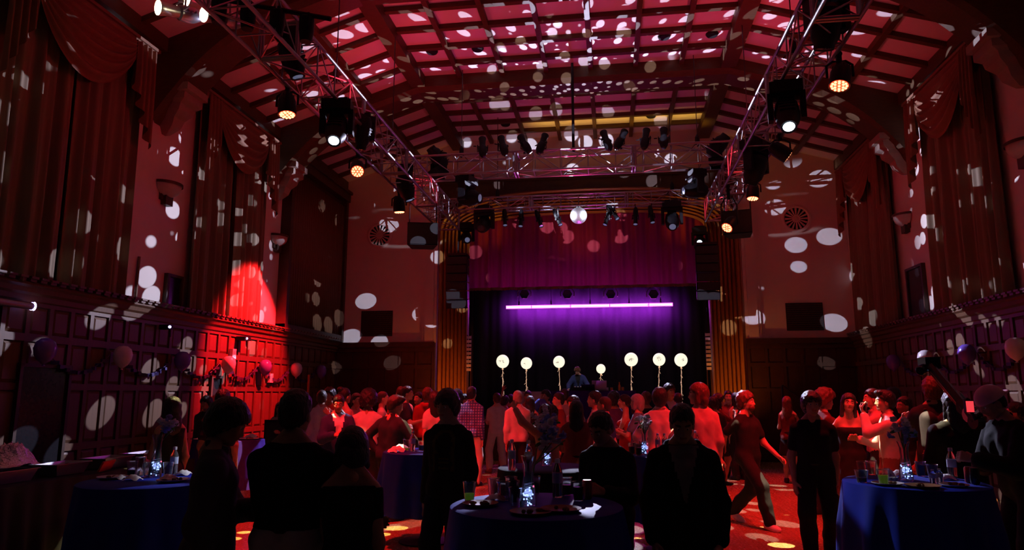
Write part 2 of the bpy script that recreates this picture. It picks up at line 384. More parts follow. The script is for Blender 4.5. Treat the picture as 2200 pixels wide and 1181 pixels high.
for y in BEAMS:
    b = MB(); xs = sorted(set(list(np.linspace(XL+.001, XR-.001, 60))+[XA, XB]))
    G = []
    for x in xs:
        zb, zt = arch_bottom(x), slope_z(x)+.05
        G.append([(x, y-.36, zt), (x, y-.36, zb+.1), (x, y-.27, zb), (x, y+.27, zb), (x, y+.36, zb+.1), (x, y+.36, zt)])
    b.grid(G); b.build('arched_beam', 'wood_beam', ceiling)
    for s, w in ((1, XL), (-1, XR)):      # post of the bracket above the corbel
        b = MB(); pts = [(0, 7.0), (.42, 7.0), (.46, 7.25), (.56, 7.5), (.78, 7.75), (0.78, 7.9), (0, 7.9)]
        V = [(w+s*p, y+q, z) for q in (-.24, .24) for p, z in pts]; n = len(pts)
        b.add(V, [tuple(range(n)), tuple(reversed(range(n, 2*n)))]+[(i, i+n, (i+1) % n+n, (i+1) % n) for i in range(n)]); b.build('knee_bracket', 'wood_beam', ceiling)
# walls
def side_wall(name, x, s):
    b = MB(); b.bbox((x-s*.2, Y0, 0), (x, YB+.3, ZC+.1)); w = struct(b.build(name, 'plaster'))
    for y in BEAMS:
        o = corbel_mesh(s).build('corbel', 'stone', w, 50, (x, y, 0))
    # wainscot
    b = MB(); b.bbox((x, Y0, 0), (x+s*.05, YB, 2.98)); b.build('wainscot_back', 'wood_wainscot', w)
    b = MB(); G = []
    for yy in (Y0, YB-.02): G.append([(x, yy, 3.16), (x+s*.2, yy, 3.16), (x+s*.22, yy, 3.12), (x+s*.18, yy, 3.09), (x+s*.16, yy, 3.03), (x+s*.12, yy, 3.0), (x+s*.11, yy, 2.93), (x+s*.07, yy, 2.9), (x, yy, 2.89)])
    b.grid(G, 0, s > 0); b.build('ledge_cornice', 'wood_wainscot', w)
    d = MB(); d.box((0, 0, 0), (.08, .1, .06)); d.box((s*.02, 0, .02), (.09, .12, .03)); dm = mesh_of(d, 'wood_panel')
    for k in range(int((YB-6.5)/.17)): share('dentil', dm, (x+s*.2, 6.6+k*.17, 3.19), w)
    for z0, z1 in ((2.86, 2.93), (2.39, 2.49), (1.75, 1.84), (.9, 1.0), (0, .2)):
        b = MB(); b.bbox((x+s*.04, Y0, z0), (x+s*.085, YB, z1)); b.build('rail', 'wood_wainscot', w)
    st = MB(); st.bbox((-.024, -.035, 0), (.024, .035, 2.9)); sm = mesh_of(st, 'wood_wainscot')
    ys = np.arange(6.36, YB, .385)
    for y in ys: share('stile', sm, (x+s*.06, y, 0), w)
    for z0, z1 in ((2.49, 2.86), (1.84, 2.39), (1.0, 1.75), (.2, .9)):
        p = MB(); W_, H_ = .385-.09, z1-z0-.02
        V = [(0, -W_/2, -H_/2), (0, W_/2, -H_/2), (0, W_/2, H_/2), (0, -W_/2, H_/2), (s*.022, -W_/2+.04, -H_/2+.04), (s*.022, W_/2-.04, -H_/2+.04), (s*.022, W_/2-.04, H_/2-.04), (s*.022, -W_/2+.04, H_/2-.04)]
        F = [(4, 5, 6, 7), (0, 1, 5, 4), (1, 2, 6, 5), (2, 3, 7, 6), (3, 0, 4, 7)]
        p.add(V, F if s > 0 else [tuple(reversed(f)) for f in F]); pm = mesh_of(p, 'wood_panel')
        for y in ys[:-1]: share('panel', pm, (x+s*.05, y+.1925, (z0+z1)/2), w)
    return w
wall_left = side_wall('wall_left', XL, 1); wall_right = side_wall('wall_right', XR, -1)
for y, z0, z1 in ((10.42, 3.16, 3.95), (11.25, 3.16, 3.8)):
    b = MB(); b.tube([(XL+.03, y, z0), (XL+.03, y, z1)], .022, 8); b.build('conduit', 'wood_panel', wall_left)
# back wall
AX0, AX1, AXC = -3.97, 2.62, -.675
b = MB(); b.bbox((XL-.2, YB, 0), (-4.84, YB+.2, ZF+.2)); b.bbox((3.46, YB, 0), (XR+.2, YB+.2, ZF+.2)); b.bbox((-4.84, YB, 7.72), (3.46, YB+.2, ZF+.2))
wall_back = struct(b.build('wall_back', 'plaster'))
for x in (-5.02, 3.68):
    b = MB(); b.bbox((x-.2, YB-.09, 3.1), (x+.2, YB, 6.6)); b.bbox((x-.12, YB-.14, 3.1), (x+.12, YB-.09, 6.5)); b.build('pilaster_strip', 'plaster', wall_back)
for x0, x1 in ((XL, -4.86), (3.48, XR)):
    b = MB(); b.bbox((x0, YB-.05, 0), (x1, YB, 2.95)); b.bbox((x0, YB-.16, 2.98), (x1, YB, 3.12)); b.bbox((x0, YB-.1, 2.86), (x1, YB, 2.98)); b.build('wainscot_back', 'wood_dark', wall_back)
    for z0, z1 in ((2.39, 2.49), (1.75, 1.84), (.9, 1.0), (0, .2)):
        b = MB(); b.bbox((x0, YB-.085, z0), (x1, YB-.04, z1)); b.build('rail', 'wood_dark', wall_back)
    n = int((x1-x0)/.42); st = MB(); st.bbox((-.035, -.024, 0), (.035, .024, 2.9)); sm = mesh_of(st, 'wood_dark')
    for k in range(n+1): share('stile', sm, (x0+.04+(x1-x0-.08)*k/n, YB-.06, 0), wall_back)
def rose_vent(x, z):
    b = MB(); n = 32
    ro = np.array([[1, 0, 0], [0, 0, -1], [0, 1, 0]])   # z axis -> -y
    b.lathe([(.38, 0), (.38, .03), (.33, .045), (.3, .03), (.3, .0)], 32, (x, YB, z), ro); o = b.build('rose_vent', 'plaster', wall_back, 40)
    b = MB(); b.lathe([(.001, .004), (.3, .004)], 32, (x, YB, z), ro); b.build('vent_void', 'black', o)
    for k in range(16):
        q = 2*math.pi*k/16; dx, dz = math.cos(q), math.sin(q)
        b = MB(); p, r2 = np.array([dx, 0, dz]), np.array([-dz, 0, dx]); V = []
        for rr, hw in ((.1, .012), (.29, .026)):
            for yy in (-.004, -.03):
                for sg in (-1, 1): V.append(np.array([x, YB+yy, z])+p*rr+r2*hw*sg)
        b.add(V, [(0, 1, 3, 2), (4, 6, 7, 5), (0, 2, 6, 4), (1, 5, 7, 3), (2, 3, 7, 6)]); b.build('spoke', 'plaster', o)
    b = MB(); b.lathe([(.1, .005), (.1, .03), (.075, .035), (.07, .006)], 20, (x, YB, z), ro); b.box((x, YB-.02, z), (.11, .02, .03)); b.box((x, YB-.02, z), (.03, .02, .11)); b.build('hub', 'plaster', o)
rose_vent(-6.57, 6.22); rose_vent(4.95, 6.3)
for x, z in ((-6.57, 3.66), (4.99, 3.68)):
    b = MB(); b.bbox((x-.46, YB-.03, z-.36), (x+.46, YB, z+.36)); o = b.build('vent_grille', 'grille', wall_back)
    for k in range(12):
        b = MB(); b.bbox((x-.43, YB-.045, z-.33+k*.057), (x+.43, YB-.02, z-.31+k*.057)); b.build('slat', 'wood_dark', o)
# proscenium
def arch_path(o, n=40):
    hw, zs, rise = (AX1-AX0)/2+o, 6.1, .62+o*.78; pts = [(AXC-hw, .0)]+[(AXC-hw, z) for z in (2, 4, 5.4)]
    for k in range(n+1):
        t = math.pi*(1-k/n); c, s_ = math.cos(t), math.sin(t); e = 2/2.9
        pts.append((AXC+hw*np.sign(c)*abs(c)**e, zs+rise*abs(s_)**e))
    return pts+[(AXC+hw, z) for z in (5.4, 4, 2)]+[(AXC+hw, 0.)]
pro = struct(bpy.data.objects.new('trim_1', None)); COL.objects.link(pro); pro['label'] = 'ribbed golden wooden proscenium arch framing the stage'
offs = [0, .1, .2, .3, .4, .5, .6, .7, .84]
for i in range(8):
    o0, o1 = offs[i], offs[i+1]; y = YB+.22-.04*i; pa, pb, pc = arch_path(o0), arch_path((o0+o1)/2), arch_path(o1)
    p0 = arch_path(o0+.02); p1 = arch_path(o1-.02)
    G = [[(a[0], y+.06, a[1]), (a2[0], y-.02, a2[1]), (c[0], y-.06, c[1]), (d2[0], y-.02, d2[1]), (d[0], y+.06, d[1])] for a, a2, c, d2, d in zip(pa, p0, pb, p1, pc)]
    b = MB(); b.grid(G); b.build('moulding', 'wood_gold', pro, 60)
b = MB(); P = [p for p in arch_path(.84) if p[1] > 5.5]; G = [[(x, YB-.06, z), (x, YB-.06, 7.72)] for x, z in P]; b.grid(G, 0, True)
b.bbox((-4.86, YB-.1, 7.66), (3.48, YB, 7.76)); b.build('header_panel', 'wood_dark', pro)
# stage
b = MB(); b.bbox((-4.9, 18.3, .92), (3.5, 24, 1.0)); b.bbox((-4.9, 18.3, 0), (3.5, 18.36, .92)); stage = struct(b.build('floor', 'wood_dark'), 'raised stage floor behind the crowd'); stage.name = 'trim_2'
for nm_, a_, c_ in (('wall_stage_left', (-5.7, 19.2, 0), (-5.5, 24.2, 8.4)), ('wall_stage_right', (4.0, 19.2, 0), (4.2, 24.2, 8.4)), ('wall_stage_back', (-5.5, 24, 0), (4.0, 24.2, 8.2)), ('ceiling_stage', (-5.5, 19.2, 8.2), (4.0, 24.2, 8.4))):
    b = MB(); b.bbox(a_, c_); struct(b.build(nm_, 'black_cloth'))
def folds(x0, x1, z0, z1, y, n, amp, fr, name, m, parent=None, phase=0, thick=0.):
    xs = np.linspace(x0, x1, n); G = []
    r1, r2 = rng.random(2)*6
    for x in xs:
        f = amp*(math.sin(x*fr+phase)+.45*math.sin(x*fr*2.3+r1)+.3*math.sin(x*fr*.47+r2))
        G.append([(x, y+f*.7, z1), (x, y+f*.9, z1*.6+z0*.4), (x, y+f, z0)])
    b = MB(); b.grid(G); o = b.build(name, m, parent, 180); return o
c = thing('backdrop_curtain', 'black backdrop curtain across the rear of the stage', 'curtain', (0, 0, 0)); folds(-5.2, 3.8, 1.0, 8, 22.65, 240, .05, 9, 'drape', 'black_cloth', c)
for nm, x0, x1, lab in (('leg', -5.3, -4.05, 'black side curtain in the stage wing by the disc-lit jamb, audience left'), ('leg', 2.7, 3.9, 'black side curtain in the stage wing by the jamb, audience right')):
    c = thing('wing_curtain', lab.replace(' by the disc-lit jamb, audience left', ' left of the glowing balloons').replace(' by the jamb, audience right', ' right of the glowing balloons'), 'curtain'); folds(x0, x1, 1.0, 7, 20.3, 60, .05, 12, 'drape', 'black_cloth', c)
c = thing('stage_valance', 'deep red velvet valance hanging across the top of the stage', 'curtain')
folds(-4.15, 2.8, 4.66, 8.2, 19.45, 320, .045, 14, 'drape', 'velvet', c)
b = MB(); xs = np.linspace(-4.15, 2.8, 160); b.grid([[(x, 19.4+.03*math.sin(x*14), 4.68), (x, 19.4+.035*math.sin(x*14+.3), 4.6+.008*math.sin(x*60))] for x in xs]); b.build('fringe', 'swag', c)

# curtains of the side windows
def window_curtain(x, s, y0, y1, label, swags=True):
    t = thing('window_curtain', label, 'curtain', (x, (y0+y1)/2, 3.14), 0, None); L = y1-y0
    mid = 0; zt = 4.2
    for a, e in ((-L/2, -.01), (.01, L/2)):
        n = 110; G = []; ph = rng.random(4)*6; ys = np.linspace(a, e, n)
        for y in ys:
            f = .05*math.sin(y*26+ph[0])+.03*math.sin(y*43+ph[1])+.035*math.sin(y*11+ph[2])
            G.append([(s*(.1+f*.5), y, zt), (s*(.12+f*.8), y, zt*.6), (s*(.13+f), y, zt*.3), (s*(.13+f*1.1), y, 0.0)])
        b = MB(); b.grid(G, 0, s < 0); b.build('drape', 'drape', t, 180)
    b = MB(); b.bbox((0, -L/2-.06, zt-.1), (s*.3, L/2+.06, zt+.03)); b.bbox((0, -L/2-.1, zt+.03), (s*.34, L/2+.1, zt+.08)); b.build('pelmet', 'swag', t)
    if swags:
        G = []; nu, nv = 40, 36
        for i in range(nu+1):
            u = i/nu; y = -L*.36+u*L*.72; sag = 4*u*(1-u); row = []
            for j in range(nv+1):
                v = j/nv; dz = v*(.18+.92*sag**.8); row.append((s*(.31+.1*sag*math.sin(v*math.pi)**.5+.045*math.sin(v*6*2*math.pi)*min(1, sag*1.6)), y, zt-.02-dz))
            G.append(row)
        b = MB(); b.grid(G, 0, s > 0); b.build('swag', 'swag', t, 180)
        for sg in (-1, 1):
            G = []; n = 28
            for i in range(n+1):
                u = i/n; y = sg*(L*.5-u*L*.16); f = .06*math.sin(u*4*2*math.pi)
                ln = 1.7-.95*u; G.append([(s*(.33+f*.6), y, zt), (s*(.34+f), y, zt-ln*.5), (s*(.34+f*1.2), y, zt-ln)])
            b = MB(); b.grid(G, 0, (s > 0) == (sg < 0)); b.build('jabot', 'swag', t, 180)
    return t
window_curtain(XL, 1, 7.15, 9.98, 'tall pale drapes with swag in the window nearest the ledge light bar')
window_curtain(XL, 1, 11.6, 14.4, 'tall drapes with swagged top, lower half glowing in the red beam')
window_curtain(XR, -1, 11.5, 14.12, 'wide drapes with swag beside the dark framed panel on pale wall')
window_curtain(XR, -1, 15.75, 18.45, 'narrow looking drapes with swag in the corner by the round vent')
# slatted organ screen in the far left bay
t = thing('organ_screen', 'tall dark slatted wooden screen in the corner by the two rose-lit sconces', 'screen', (XL, 17.2, 3.14))
t['label'] = 'tall dark slatted wooden screen in the corner past the red beam'
b = MB(); b.bbox((.02, -1.8, 0), (.08, 1.75, 4.1)); b.build('backboard', 'wood_dark', t)
b = MB(); b.bbox((0, -1.85, 4.08), (.3, 1.78, 4.3)); b.bbox((0, -1.85, 4.3), (.36, 1.78, 4.38)); b.build('cornice', 'wood_dark', t)
b = MB(); b.bbox((0, -1.85, 0), (.24, 1.78, .18)); b.build('base_rail', 'wood_dark', t)
for y in (-1.78, 1.7):
    b = MB(); b.bbox((0, y-.07, 0), (.25, y+.07, 4.1)); b.build('frame_post', 'wood_dark', t)
sl = MB(); sl.lathe([(.055, 0), (.055, 3.75)], 8); slm = mesh_of(sl, 'drape', 180); slm.name = 'slat'
slm.materials.clear(); slm.materials.append(M['wood_panel'])
for k in range(26): share('slat', slm, (.13, -1.62+k*.129, .18), t)
# dark framed panels and doors
def framed(x, s, y0, y1, z0, z1, name, label, parent):
    b = MB(); b.bbox((x, y0, z0), (x+s*.05, y1, z1)); o = b.build(name, 'black_gloss', parent)
    f = MB()
    for a, c in (((y0-.05, z0-.05), (y1+.05, z0)), ((y0-.05, z1), (y1+.05, z1+.05)), ((y0-.05, z0), (y0, z1)), ((y1, z0), (y1+.05, z1))): f.bbox((x, a[0], a[1]), (x+s*.08, c[0], c[1]))
    f.build('frame', 'wood_dark', o); return o
tag(framed(XR, -1, 14.72, 15.42, 3.22, 4.22, 'wall_panel', '', None), 'dark framed panel standing on the ledge between two drapes', 'panel')
tag(framed(XL, 1, 11.2, 11.55, 3.2, 3.75, 'wall_panel', '', None), 'small dark box panel on the ledge at the drape edge', 'panel')
d1 = struct(framed(XL+.05, 1, 8.25, 9.05, 0, 2.05, 'door_1', '', None)); d2 = struct(framed(XL+.05, 1, 12.72, 13.02, .0, 2.0, 'door_2', '', None))
for d, y in ((d1, 8.35), (d2, 12.76)):
    b = MB(); b.ball((XL+.13, y, 1.0), .035, 10, 6); b.build('door_handle', 'chrome', d)
# sconces
def sconce(x, s, y, z, label):
    t = thing('wall_sconce', label, 'lamp', (x, y, z))
    b = MB(); n = 16; G = []
    for i in range(n+1):
        q = -math.pi/2+math.pi*i/n; G.append([(s*(.02+.24*math.cos(q)*r), .27*math.sin(q)*r, -h) for r, h in ((1, 0), (.97, .07), (.85, .14), (.6, .2), (.25, .24))])
    b.grid(G, 0, s < 0); b.build('bowl', 'sconce_glass', t, 60)
    b = MB()
    G = []
    for i in range(n+1):
        q = -math.pi/2+math.pi*i/n; G.append([(s*(.02+.26*math.cos(q)), .29*math.sin(q), .02), (s*(.02+.26*math.cos(q)), .29*math.sin(q), -.03)])
    b.grid(G, 0, s < 0); b.build('rim', 'wood_dark', t)
    b = MB(); b.bbox((0, -.1, -.38), (s*.1, .1, -.2)); b.bbox((0, -.16, -.3), (s*.05, .16, .03)); b.build('wall_bracket', 'wood_dark', t)
sconce(XL, 1, 10.98, 5.36, 'half bowl sconce between first and second drapes, red plaster wall')
sconce(XL, 1, 15.15, 5.36, 'half bowl sconce beside the dark slatted screen')
sconce(XR, -1, 15.3, 5.4, 'half bowl sconce above the dark framed wall panel')
sconce(XR, -1, 10.95, 5.4, 'half bowl sconce cut by the edge of view, near drapes with swag')
# recessed ceiling fittings
for i, (px, py) in enumerate([(675, 86), (928, 112), (1026, 106), (1427, 80), (1399, 250), (1086, 268), (1530, 75), (819, 262)]):
    p = onZ(px, py, 8.9); z = slope_z(p[0])
    if p[0] < XA: p = onZ(px, py, 8.45); z = slope_z(p[0])
    b = MB(); b.lathe([(.11, -.03), (.13, 0), (.13, .02)], 16, (0, 0, 0)); 
    o = tag(b.build('ceiling_downlight', 'black', None, 40, (p[0], p[1], z-.02)), '', 'light', 'recessed black ceiling fittings')
    o['label'] = ['black round fitting recessed in sloped ceiling panel, near the joint of left truss', 'black round fitting beside the thin rod left of centre ceiling', 'black round fitting one panel right of the rodded fitting', 'black round fitting on flat ceiling panel, right of centre before the arched beam', 'black round fitting on the amber lit ceiling panel', 'black round fitting low over the back truss lanterns', 'black round fitting with a rod next to the long beam on right', 'black round fitting on the slope above the left truss chain'][i]
# ------------------------------------------------------------------ trusses
def box_truss(name, label, axis, a0, a1, c0, c1, z0, z1, sec, rc=.026, rb=.011, step=.6):
    """chords along axis; c0,c1 the two cross positions"""
    mid = ((a0+a1)/2, (c0+c1)/2)
    t = thing(name, label, 'truss', (0, 0, 0), 0, 'lighting trusses')
    P = (lambda a, c, z: (c, a, z)) if axis == 'y' else (lambda a, c, z: (a, c, z))
    for c in (c0, c1):
        for z in (z0, z1):
            b = MB(); b.tube([P(a0, c, z), P(a1, c, z)], rc, 10); b.build('chord', 'alu', t, 40)
    def strut(n, p, q, r, m='alu'):
        b = MB(); b.tube([(0, 0, 0), tuple(np.array(q)-np.array(p))], r, 6); return mesh_of(b, m, 40)
    dc, dz = c1-c0, z1-z0
    mh = strut('h', P(0, c0, 0), P(0, c1, 0), rb); mv = strut('v', P(0, 0, z0), P(0, 0, z1), rb)
    n = max(1, round((a1-a0)/step)); st = (a1-a0)/n
    dg = {}
    for nm, p, q in (('s+', P(0, 0, z0), P(st, 0, z1)), ('s-', P(0, 0, z1), P(st, 0, z0)), ('b+', P(0, c0, 0), P(st, c1, 0)), ('b-', P(0, c1, 0), P(st, c0, 0))): dg[nm] = (strut(nm, p, q, rb), p)
    for k in range(n+1):
        a = a0+k*st
        for z in (z0, z1): share('rung', mh, P(a, c0, z), t)
        for c in (c0, c1): share('upright', mv, P(a, c, z0), t)
        if k == n: break
        sg = '+' if k % 2 == 0 else '-'
        for c in (c0, c1): share('brace', dg['s'+sg][0], P(a, c, z0 if sg == '+' else z1), t)
        for z in (z0, z1): share('brace', dg['b'+sg][0], P(a, c0 if sg == '+' else c1, z), t)
    a = a0
    while a <= a1+.01:   # bolted section joints
        for da in (-.03, .03):
            if not a0-.01 <= a+da <= a1+.01: continue
            b = MB()
            for z in (z0, z1): b.tube([P(a+da, c0, z), P(a+da, c1, z)], rc*.95, 8)
            for c in (c0, c1): b.tube([P(a+da, c, z0), P(a+da, c, z1)], rc*.95, 8)
            b.build('joint_frame', 'alu', t, 40)
        a += sec
    return t
tl = box_truss('lighting_truss', 'long silver box truss running down audience-left side over the slatted screen', 'y', 5.4, 17.3, TL[0], TL[1], TZ0, TZ1, 2.38)
tl['label'] = 'long silver truss on the left running overhead toward the stage'
trr = box_truss('lighting_truss', 'long silver truss on the right running overhead toward the stage', 'y', 5.4, 17.3, TR[0], TR[1], TZ0, TZ1, 2.38)
tb = box_truss('lighting_truss', 'upper cross truss carrying eight black lanterns on top', 'x', -4.5, 3.1, 14.3, 14.74, 6.42, 6.86, 2.53)
tf = box_truss('lighting_truss', 'lower cross truss in front of the arch with the mirror ball', 'x', -4.4, 2.9, 17.2, 17.5, 6.4, 6.7, 2.43, .02, .009, .45)
# hoist cables
def cable(px, py, X, Y, z0, label):
    zt = ZF-.265 if abs(X-XB) < .2 or abs(X-XA) < .2 else slope_z(X)-.005
    t = thing('hoist_cable', label, 'cable', (X, Y, z0), 0, 'cables holding the trusses')
    b = MB(); b.tube([(0, 0, 0), (0, 0, zt-z0)], .009, 6); b.build('wire', 'steel_cable', t)
    b = MB(); b.lathe([(.02, 0), (.05, .05), (.05, .2), (.02, .26)], 8); b.tube([(0, 0, .1), (-.14, 0, -.06)], .008, 5); b.tube([(0, 0, .1), (.14, 0, -.06)], .008, 5); b.build('shackle', 'black', t)
    return t
for X, Y, z, l in [(-4.1, 9.6, 6.4, 'thin hoist cable on the left truss before the white moving head'), (-4.1, 12.4, 6.4, 'thin hoist cable on the left truss behind its middle joint'), (2.62, 9.6, 6.4, 'thin hoist cable on the right truss near the white moving head'),
                (2.62, 12.9, 6.4, 'thin hoist cable on the right truss near its far half'), (-3.2, 14.52, 6.86, 'thin hoist cable on the upper cross truss, left end'), (1.9, 14.52, 6.86, 'thin hoist cable on the upper cross truss, right end'),
                (-2.85, 17.35, 6.7, 'thin hoist cable on the lower cross truss, left end'), (1.6, 17.35, 6.7, 'thin hoist cable on the lower cross truss, right end')]:
    cable(0, 0, X, Y, z, l)
b = MB(); b.tube([(0, 0, 0), (0, 0, 2.05)], .03, 8); tag(b.build('support_pole', 'black', None, 40, (-.72, 14.52, 6.87)), 'black pole rising to the ceiling from middle of the upper cross truss', 'pole')

# ------------------------------------------------------------------ lanterns
def aimed(t, aim): return frame(nrm(np.array(aim, float)))
def par_can(loc, aim, label, lens='lens_red', r=.125, hang=.42, top=5.9):
    """LED par: local origin at the lens centre; body runs back against aim"""
    t = thing('par_light', label, 'stage light', loc); A = frame(aim)
    b = MB(); b.lathe([(r*.86, -.015), (r, .01), (r, -.06), (r*.98, -.2), (r*.8, -.27), (r*.55, -.33), (0, -.34)], 18, (0, 0, 0), A)
    for k in range(8):
        q = 2*math.pi*k/8; p = A @ np.array([r*.82*math.cos(q), r*.82*math.sin(q), -.22]); b.box(p, (.012, .012, .12), 0, A)
    b.build('housing', 'black', t, 35)
    b = MB(); b.lathe([(0, .004), (r*.86, .002)], 18, (0, 0, 0), A); ln = b.build('lens', lens, t)
    if lens == 'lens_red':
        b = MB()
        for ring, n in ((.0, 1), (.45, 6), (.85*.86, 12)):
            for k in range(n):
                q = 2*math.pi*k/n; b.lathe([(r*.13, .004), (r*.13, .012), (r*.06, .018)], 6, A @ np.array([r*ring*.95*math.cos(q), r*ring*.95*math.sin(q), 0]), A)
        b.build('led_cell', 'lens_red_cell', ln)
    pv = A @ np.array([0, 0, -.13]); hang = max(.3, top-loc[2]-pv[2])
    b = MB(); sx = r+.03
    b.tube([pv+(-sx, 0, 0), pv+(-sx, 0, hang*.5), pv+(-sx*.5, 0, hang*.68), pv+(sx*.5, 0, hang*.68), pv+(sx, 0, hang*.5), pv+(sx, 0, 0)], .016, 6); b.build('yoke', 'black', t, 40)
    b = MB(); b.box(pv+(0, 0, hang*.8), (.06, .05, hang*.3)); b.lathe([(.04, -.03), (.04, .03)], 10, pv+(0, 0, hang-.01), [[1, 0, 0], [0, 0, 1], [0, 1, 0]]); b.build('clamp', 'black', t)
    return t
def moving_head(loc, aim, label, lens='lens_white', s=1., up=False):
    """origin at the lens centre"""
    t = thing('moving_head_light', label, 'stage light', loc); A = frame(aim); S = s
    b = MB(); b.lathe([(.075*S, .0), (.105*S, .012), (.11*S, -.05), (.15*S, -.12), (.165*S, -.3), (.15*S, -.46), (.1*S, -.52), (0, -.53)], 14, (0, 0, 0), A)
    for k in range(5): b.box(A @ np.array([0, .12*S, -(.2+.06*k)*S]), (.2*S, .1*S, .02*S), 0, A)
    b.build('head', 'black', t, 35)
    b = MB(); b.lathe([(0, .012), (.075*S, .002)], 18, (0, 0, 0), A); b.build('lens', lens, t)
    sg = -1 if up else 1
    pv = A @ np.array([0, 0, -.3*S]); ax = nrm(np.cross(np.array(aim, float), (0, 0, 1.))) if abs(nrm(aim)[2]) < .98 else np.array([1., 0, 0])
    b = MB(); ro = np.column_stack([ax, np.cross((0, 0, 1.), ax), (0, 0, 1.)])
    for q in (-1, 1): b.box(pv+ax*q*.205*S+np.array([0, 0, sg*.06*S]), (.07*S, .14*S, .32*S), 0, ro)
    b.box(pv+np.array([0, 0, sg*.24*S]), (.48*S, .16*S, .07*S), 0, ro); b.build('yoke', 'black', t)
    b = MB(); b.box(pv+np.array([0, 0, sg*.34*S]), (.42*S, .3*S, .14*S), 0, ro); b.box(pv+np.array([0, 0, sg*.44*S]), (.3*S, .05, .07)); b.build('base', 'black', t)
    b = MB(); b.box(pv+ax*.02+np.array([0, 0, sg*.34*S])-np.cross((0, 0, 1.), ax)*.155*S, (.12*S, .012, .06*S), 0, ro); b.build('display', 'lens_off', t)
    return t
def ellipsoidal(loc, aim, label, lens='lens_off', mt='black', s=1., group=None):
    t = thing('profile_spotlight', label, 'stage light', loc, 0, group); A = frame(aim)
    b = MB(); b.lathe([(0, -.03), (.088*s, -.03), (.095*s, .02), (.1*s, 0), (.085*s, -.05), (.075*s, -.22), (.1*s, -.24), (.11*s, -.32), (.1*s, -.42), (.06*s, -.5), (0, -.52)], 14, (0, 0, 0), A)
    for k in range(4): b.box(A @ np.array([0, 0, -(.27+.05*k)*s]), (.24*s, .03*s, .014*s), 0, A)
    b.build('barrel', mt, t, 35)
    b = MB(); b.lathe([(0, .005), (.09*s, .002)], 16, (0, 0, 0), A); b.build('lens', lens, t)
    pv = A @ np.array([0, 0, -.26*s]); b = MB(); ax = A[:, 0]
    for q in (-1, 1): b.box(pv+ax*q*.13*s, (.02, .05, .05), 0, A)
    dn = -1 if lens == 'lens_off' else 1
    b.tube([pv-ax*.13*s, pv-ax*.13*s+(0, 0, dn*.16*s), pv+ax*.13*s+(0, 0, dn*.16*s), pv+ax*.13*s], .012, 6); b.build('yoke', mt, t)
    b = MB(); b.box(pv+(0, 0, dn*.2*s), (.05, .05, .1))
    if s < .7: b.tube([pv+(0, 0, .1*s), (pv[0], 0, 6.41-loc[2])], .014, 6)
    b.build('clamp', mt, t)
    b = MB(); b.tube([pv+ax*.14, pv+ax*.24*s], .012, 6); b.build('shutter_handle', mt, t)
    return t
dn = (0, 0, -1)
par_can(onX(617, 246, -4.35), (.12, -.1, -1), 'nearest red lit par under the left truss, shining straight down')
par_can(onX(768, 368, -4.35), (.3, -.75, -.75), 'red lit par on the left truss turned toward the room')
par_can(onX(858, 455, -4.35), (.05, .1, -1), 'farthest red lit par under the left truss above a loudspeaker')
par_can(onX(1803, 184, 2.87), (-.25, -.25, -1), 'nearest red lit par under the right truss')
par_can(onX(1617, 426, 2.87), (-.1, -.1, -1), 'red lit par under the right truss, flat below a black head')
par_can(onX(1562, 489, 2.37), (-.55, -.5, -.7), 'red lit par at the far end of the right truss, tilted')
par_can(onX(1692, 335, 2.95), (.8, .1, -.55), 'red par seen edge-on outside the right truss')
moving_head(onX(717, 302, -3.85), (.12, -.6, -.85), 'large moving head with white glowing lens under the left truss', s=1.0)
moving_head(onX(1695, 272, 2.37), (-.1, -.55, -.85), 'large moving head with white glowing lens under the right truss', s=1.0)
moving_head(onX(1503, 521, 2.37), (-.15, -.9, -.3), 'moving head with white lens at the stage end of the right truss', s=.9)
moving_head(onX(880, 430, -4.0), (.3, .1, -.9), 'black moving head with thin lit edge above the loudspeaker', 'lens_dim', 1.0)
moving_head(onX(1612, 395, 2.5), (-.3, .3, -.9), 'black unlit moving head over a flat red par', 'lens_off', 1.1)
moving_head(onX(1004, 515, -3.7), (.3, -.9, -.4), 'black moving head with grey lens at the stage end of left truss', 'lens_dim', .9)
moving_head(onX(775, 320, -3.9), (-.2, .2, -1), 'small dark moving head between the white head and the red par', 'lens_off', .75)
moving_head(onX(1770, 105, 2.62), (-.1, .3, -1), 'dark moving head above the nearest red par on right truss', 'lens_off', 1.1)
moving_head(onX(640, 165, -4.1), (.3, .2, -1), 'dark moving head with pale rim above the nearest left red par', 'lens_dim', .95)
moving_head(onY(1031, 425, 14.5), (.9, -.25, -.15), 'moving head lying sideways under the upper cross truss, near left', 'lens_dim', 1.1)
moving_head(onY(1468, 410, 14.5), (-.95, -.3, -.1), 'moving head lying sideways under the upper cross truss, near right', 'lens_dim', 1.0)
moving_head(onY(1033, 490, 17.1), (-.1, -.9, -.5), 'moving head hung under the lower cross truss at the left end', 'lens_off', 1.1)
moving_head(onY(1445, 487, 17.1), (-.05, -.7, -.7), 'moving head hung under the lower cross truss at the right end', 'lens_dim', 1.1)
moving_head(onY(925, 318, 14.5), (-.5, -.5, .7), 'moving head standing on the upper cross truss, left end', 'lens_off', 1.0, True)
moving_head(onY(1560, 292, 14.5), (.6, -.2, .7), 'moving head standing on the upper cross truss, right end', 'lens_off', 1.0, True)
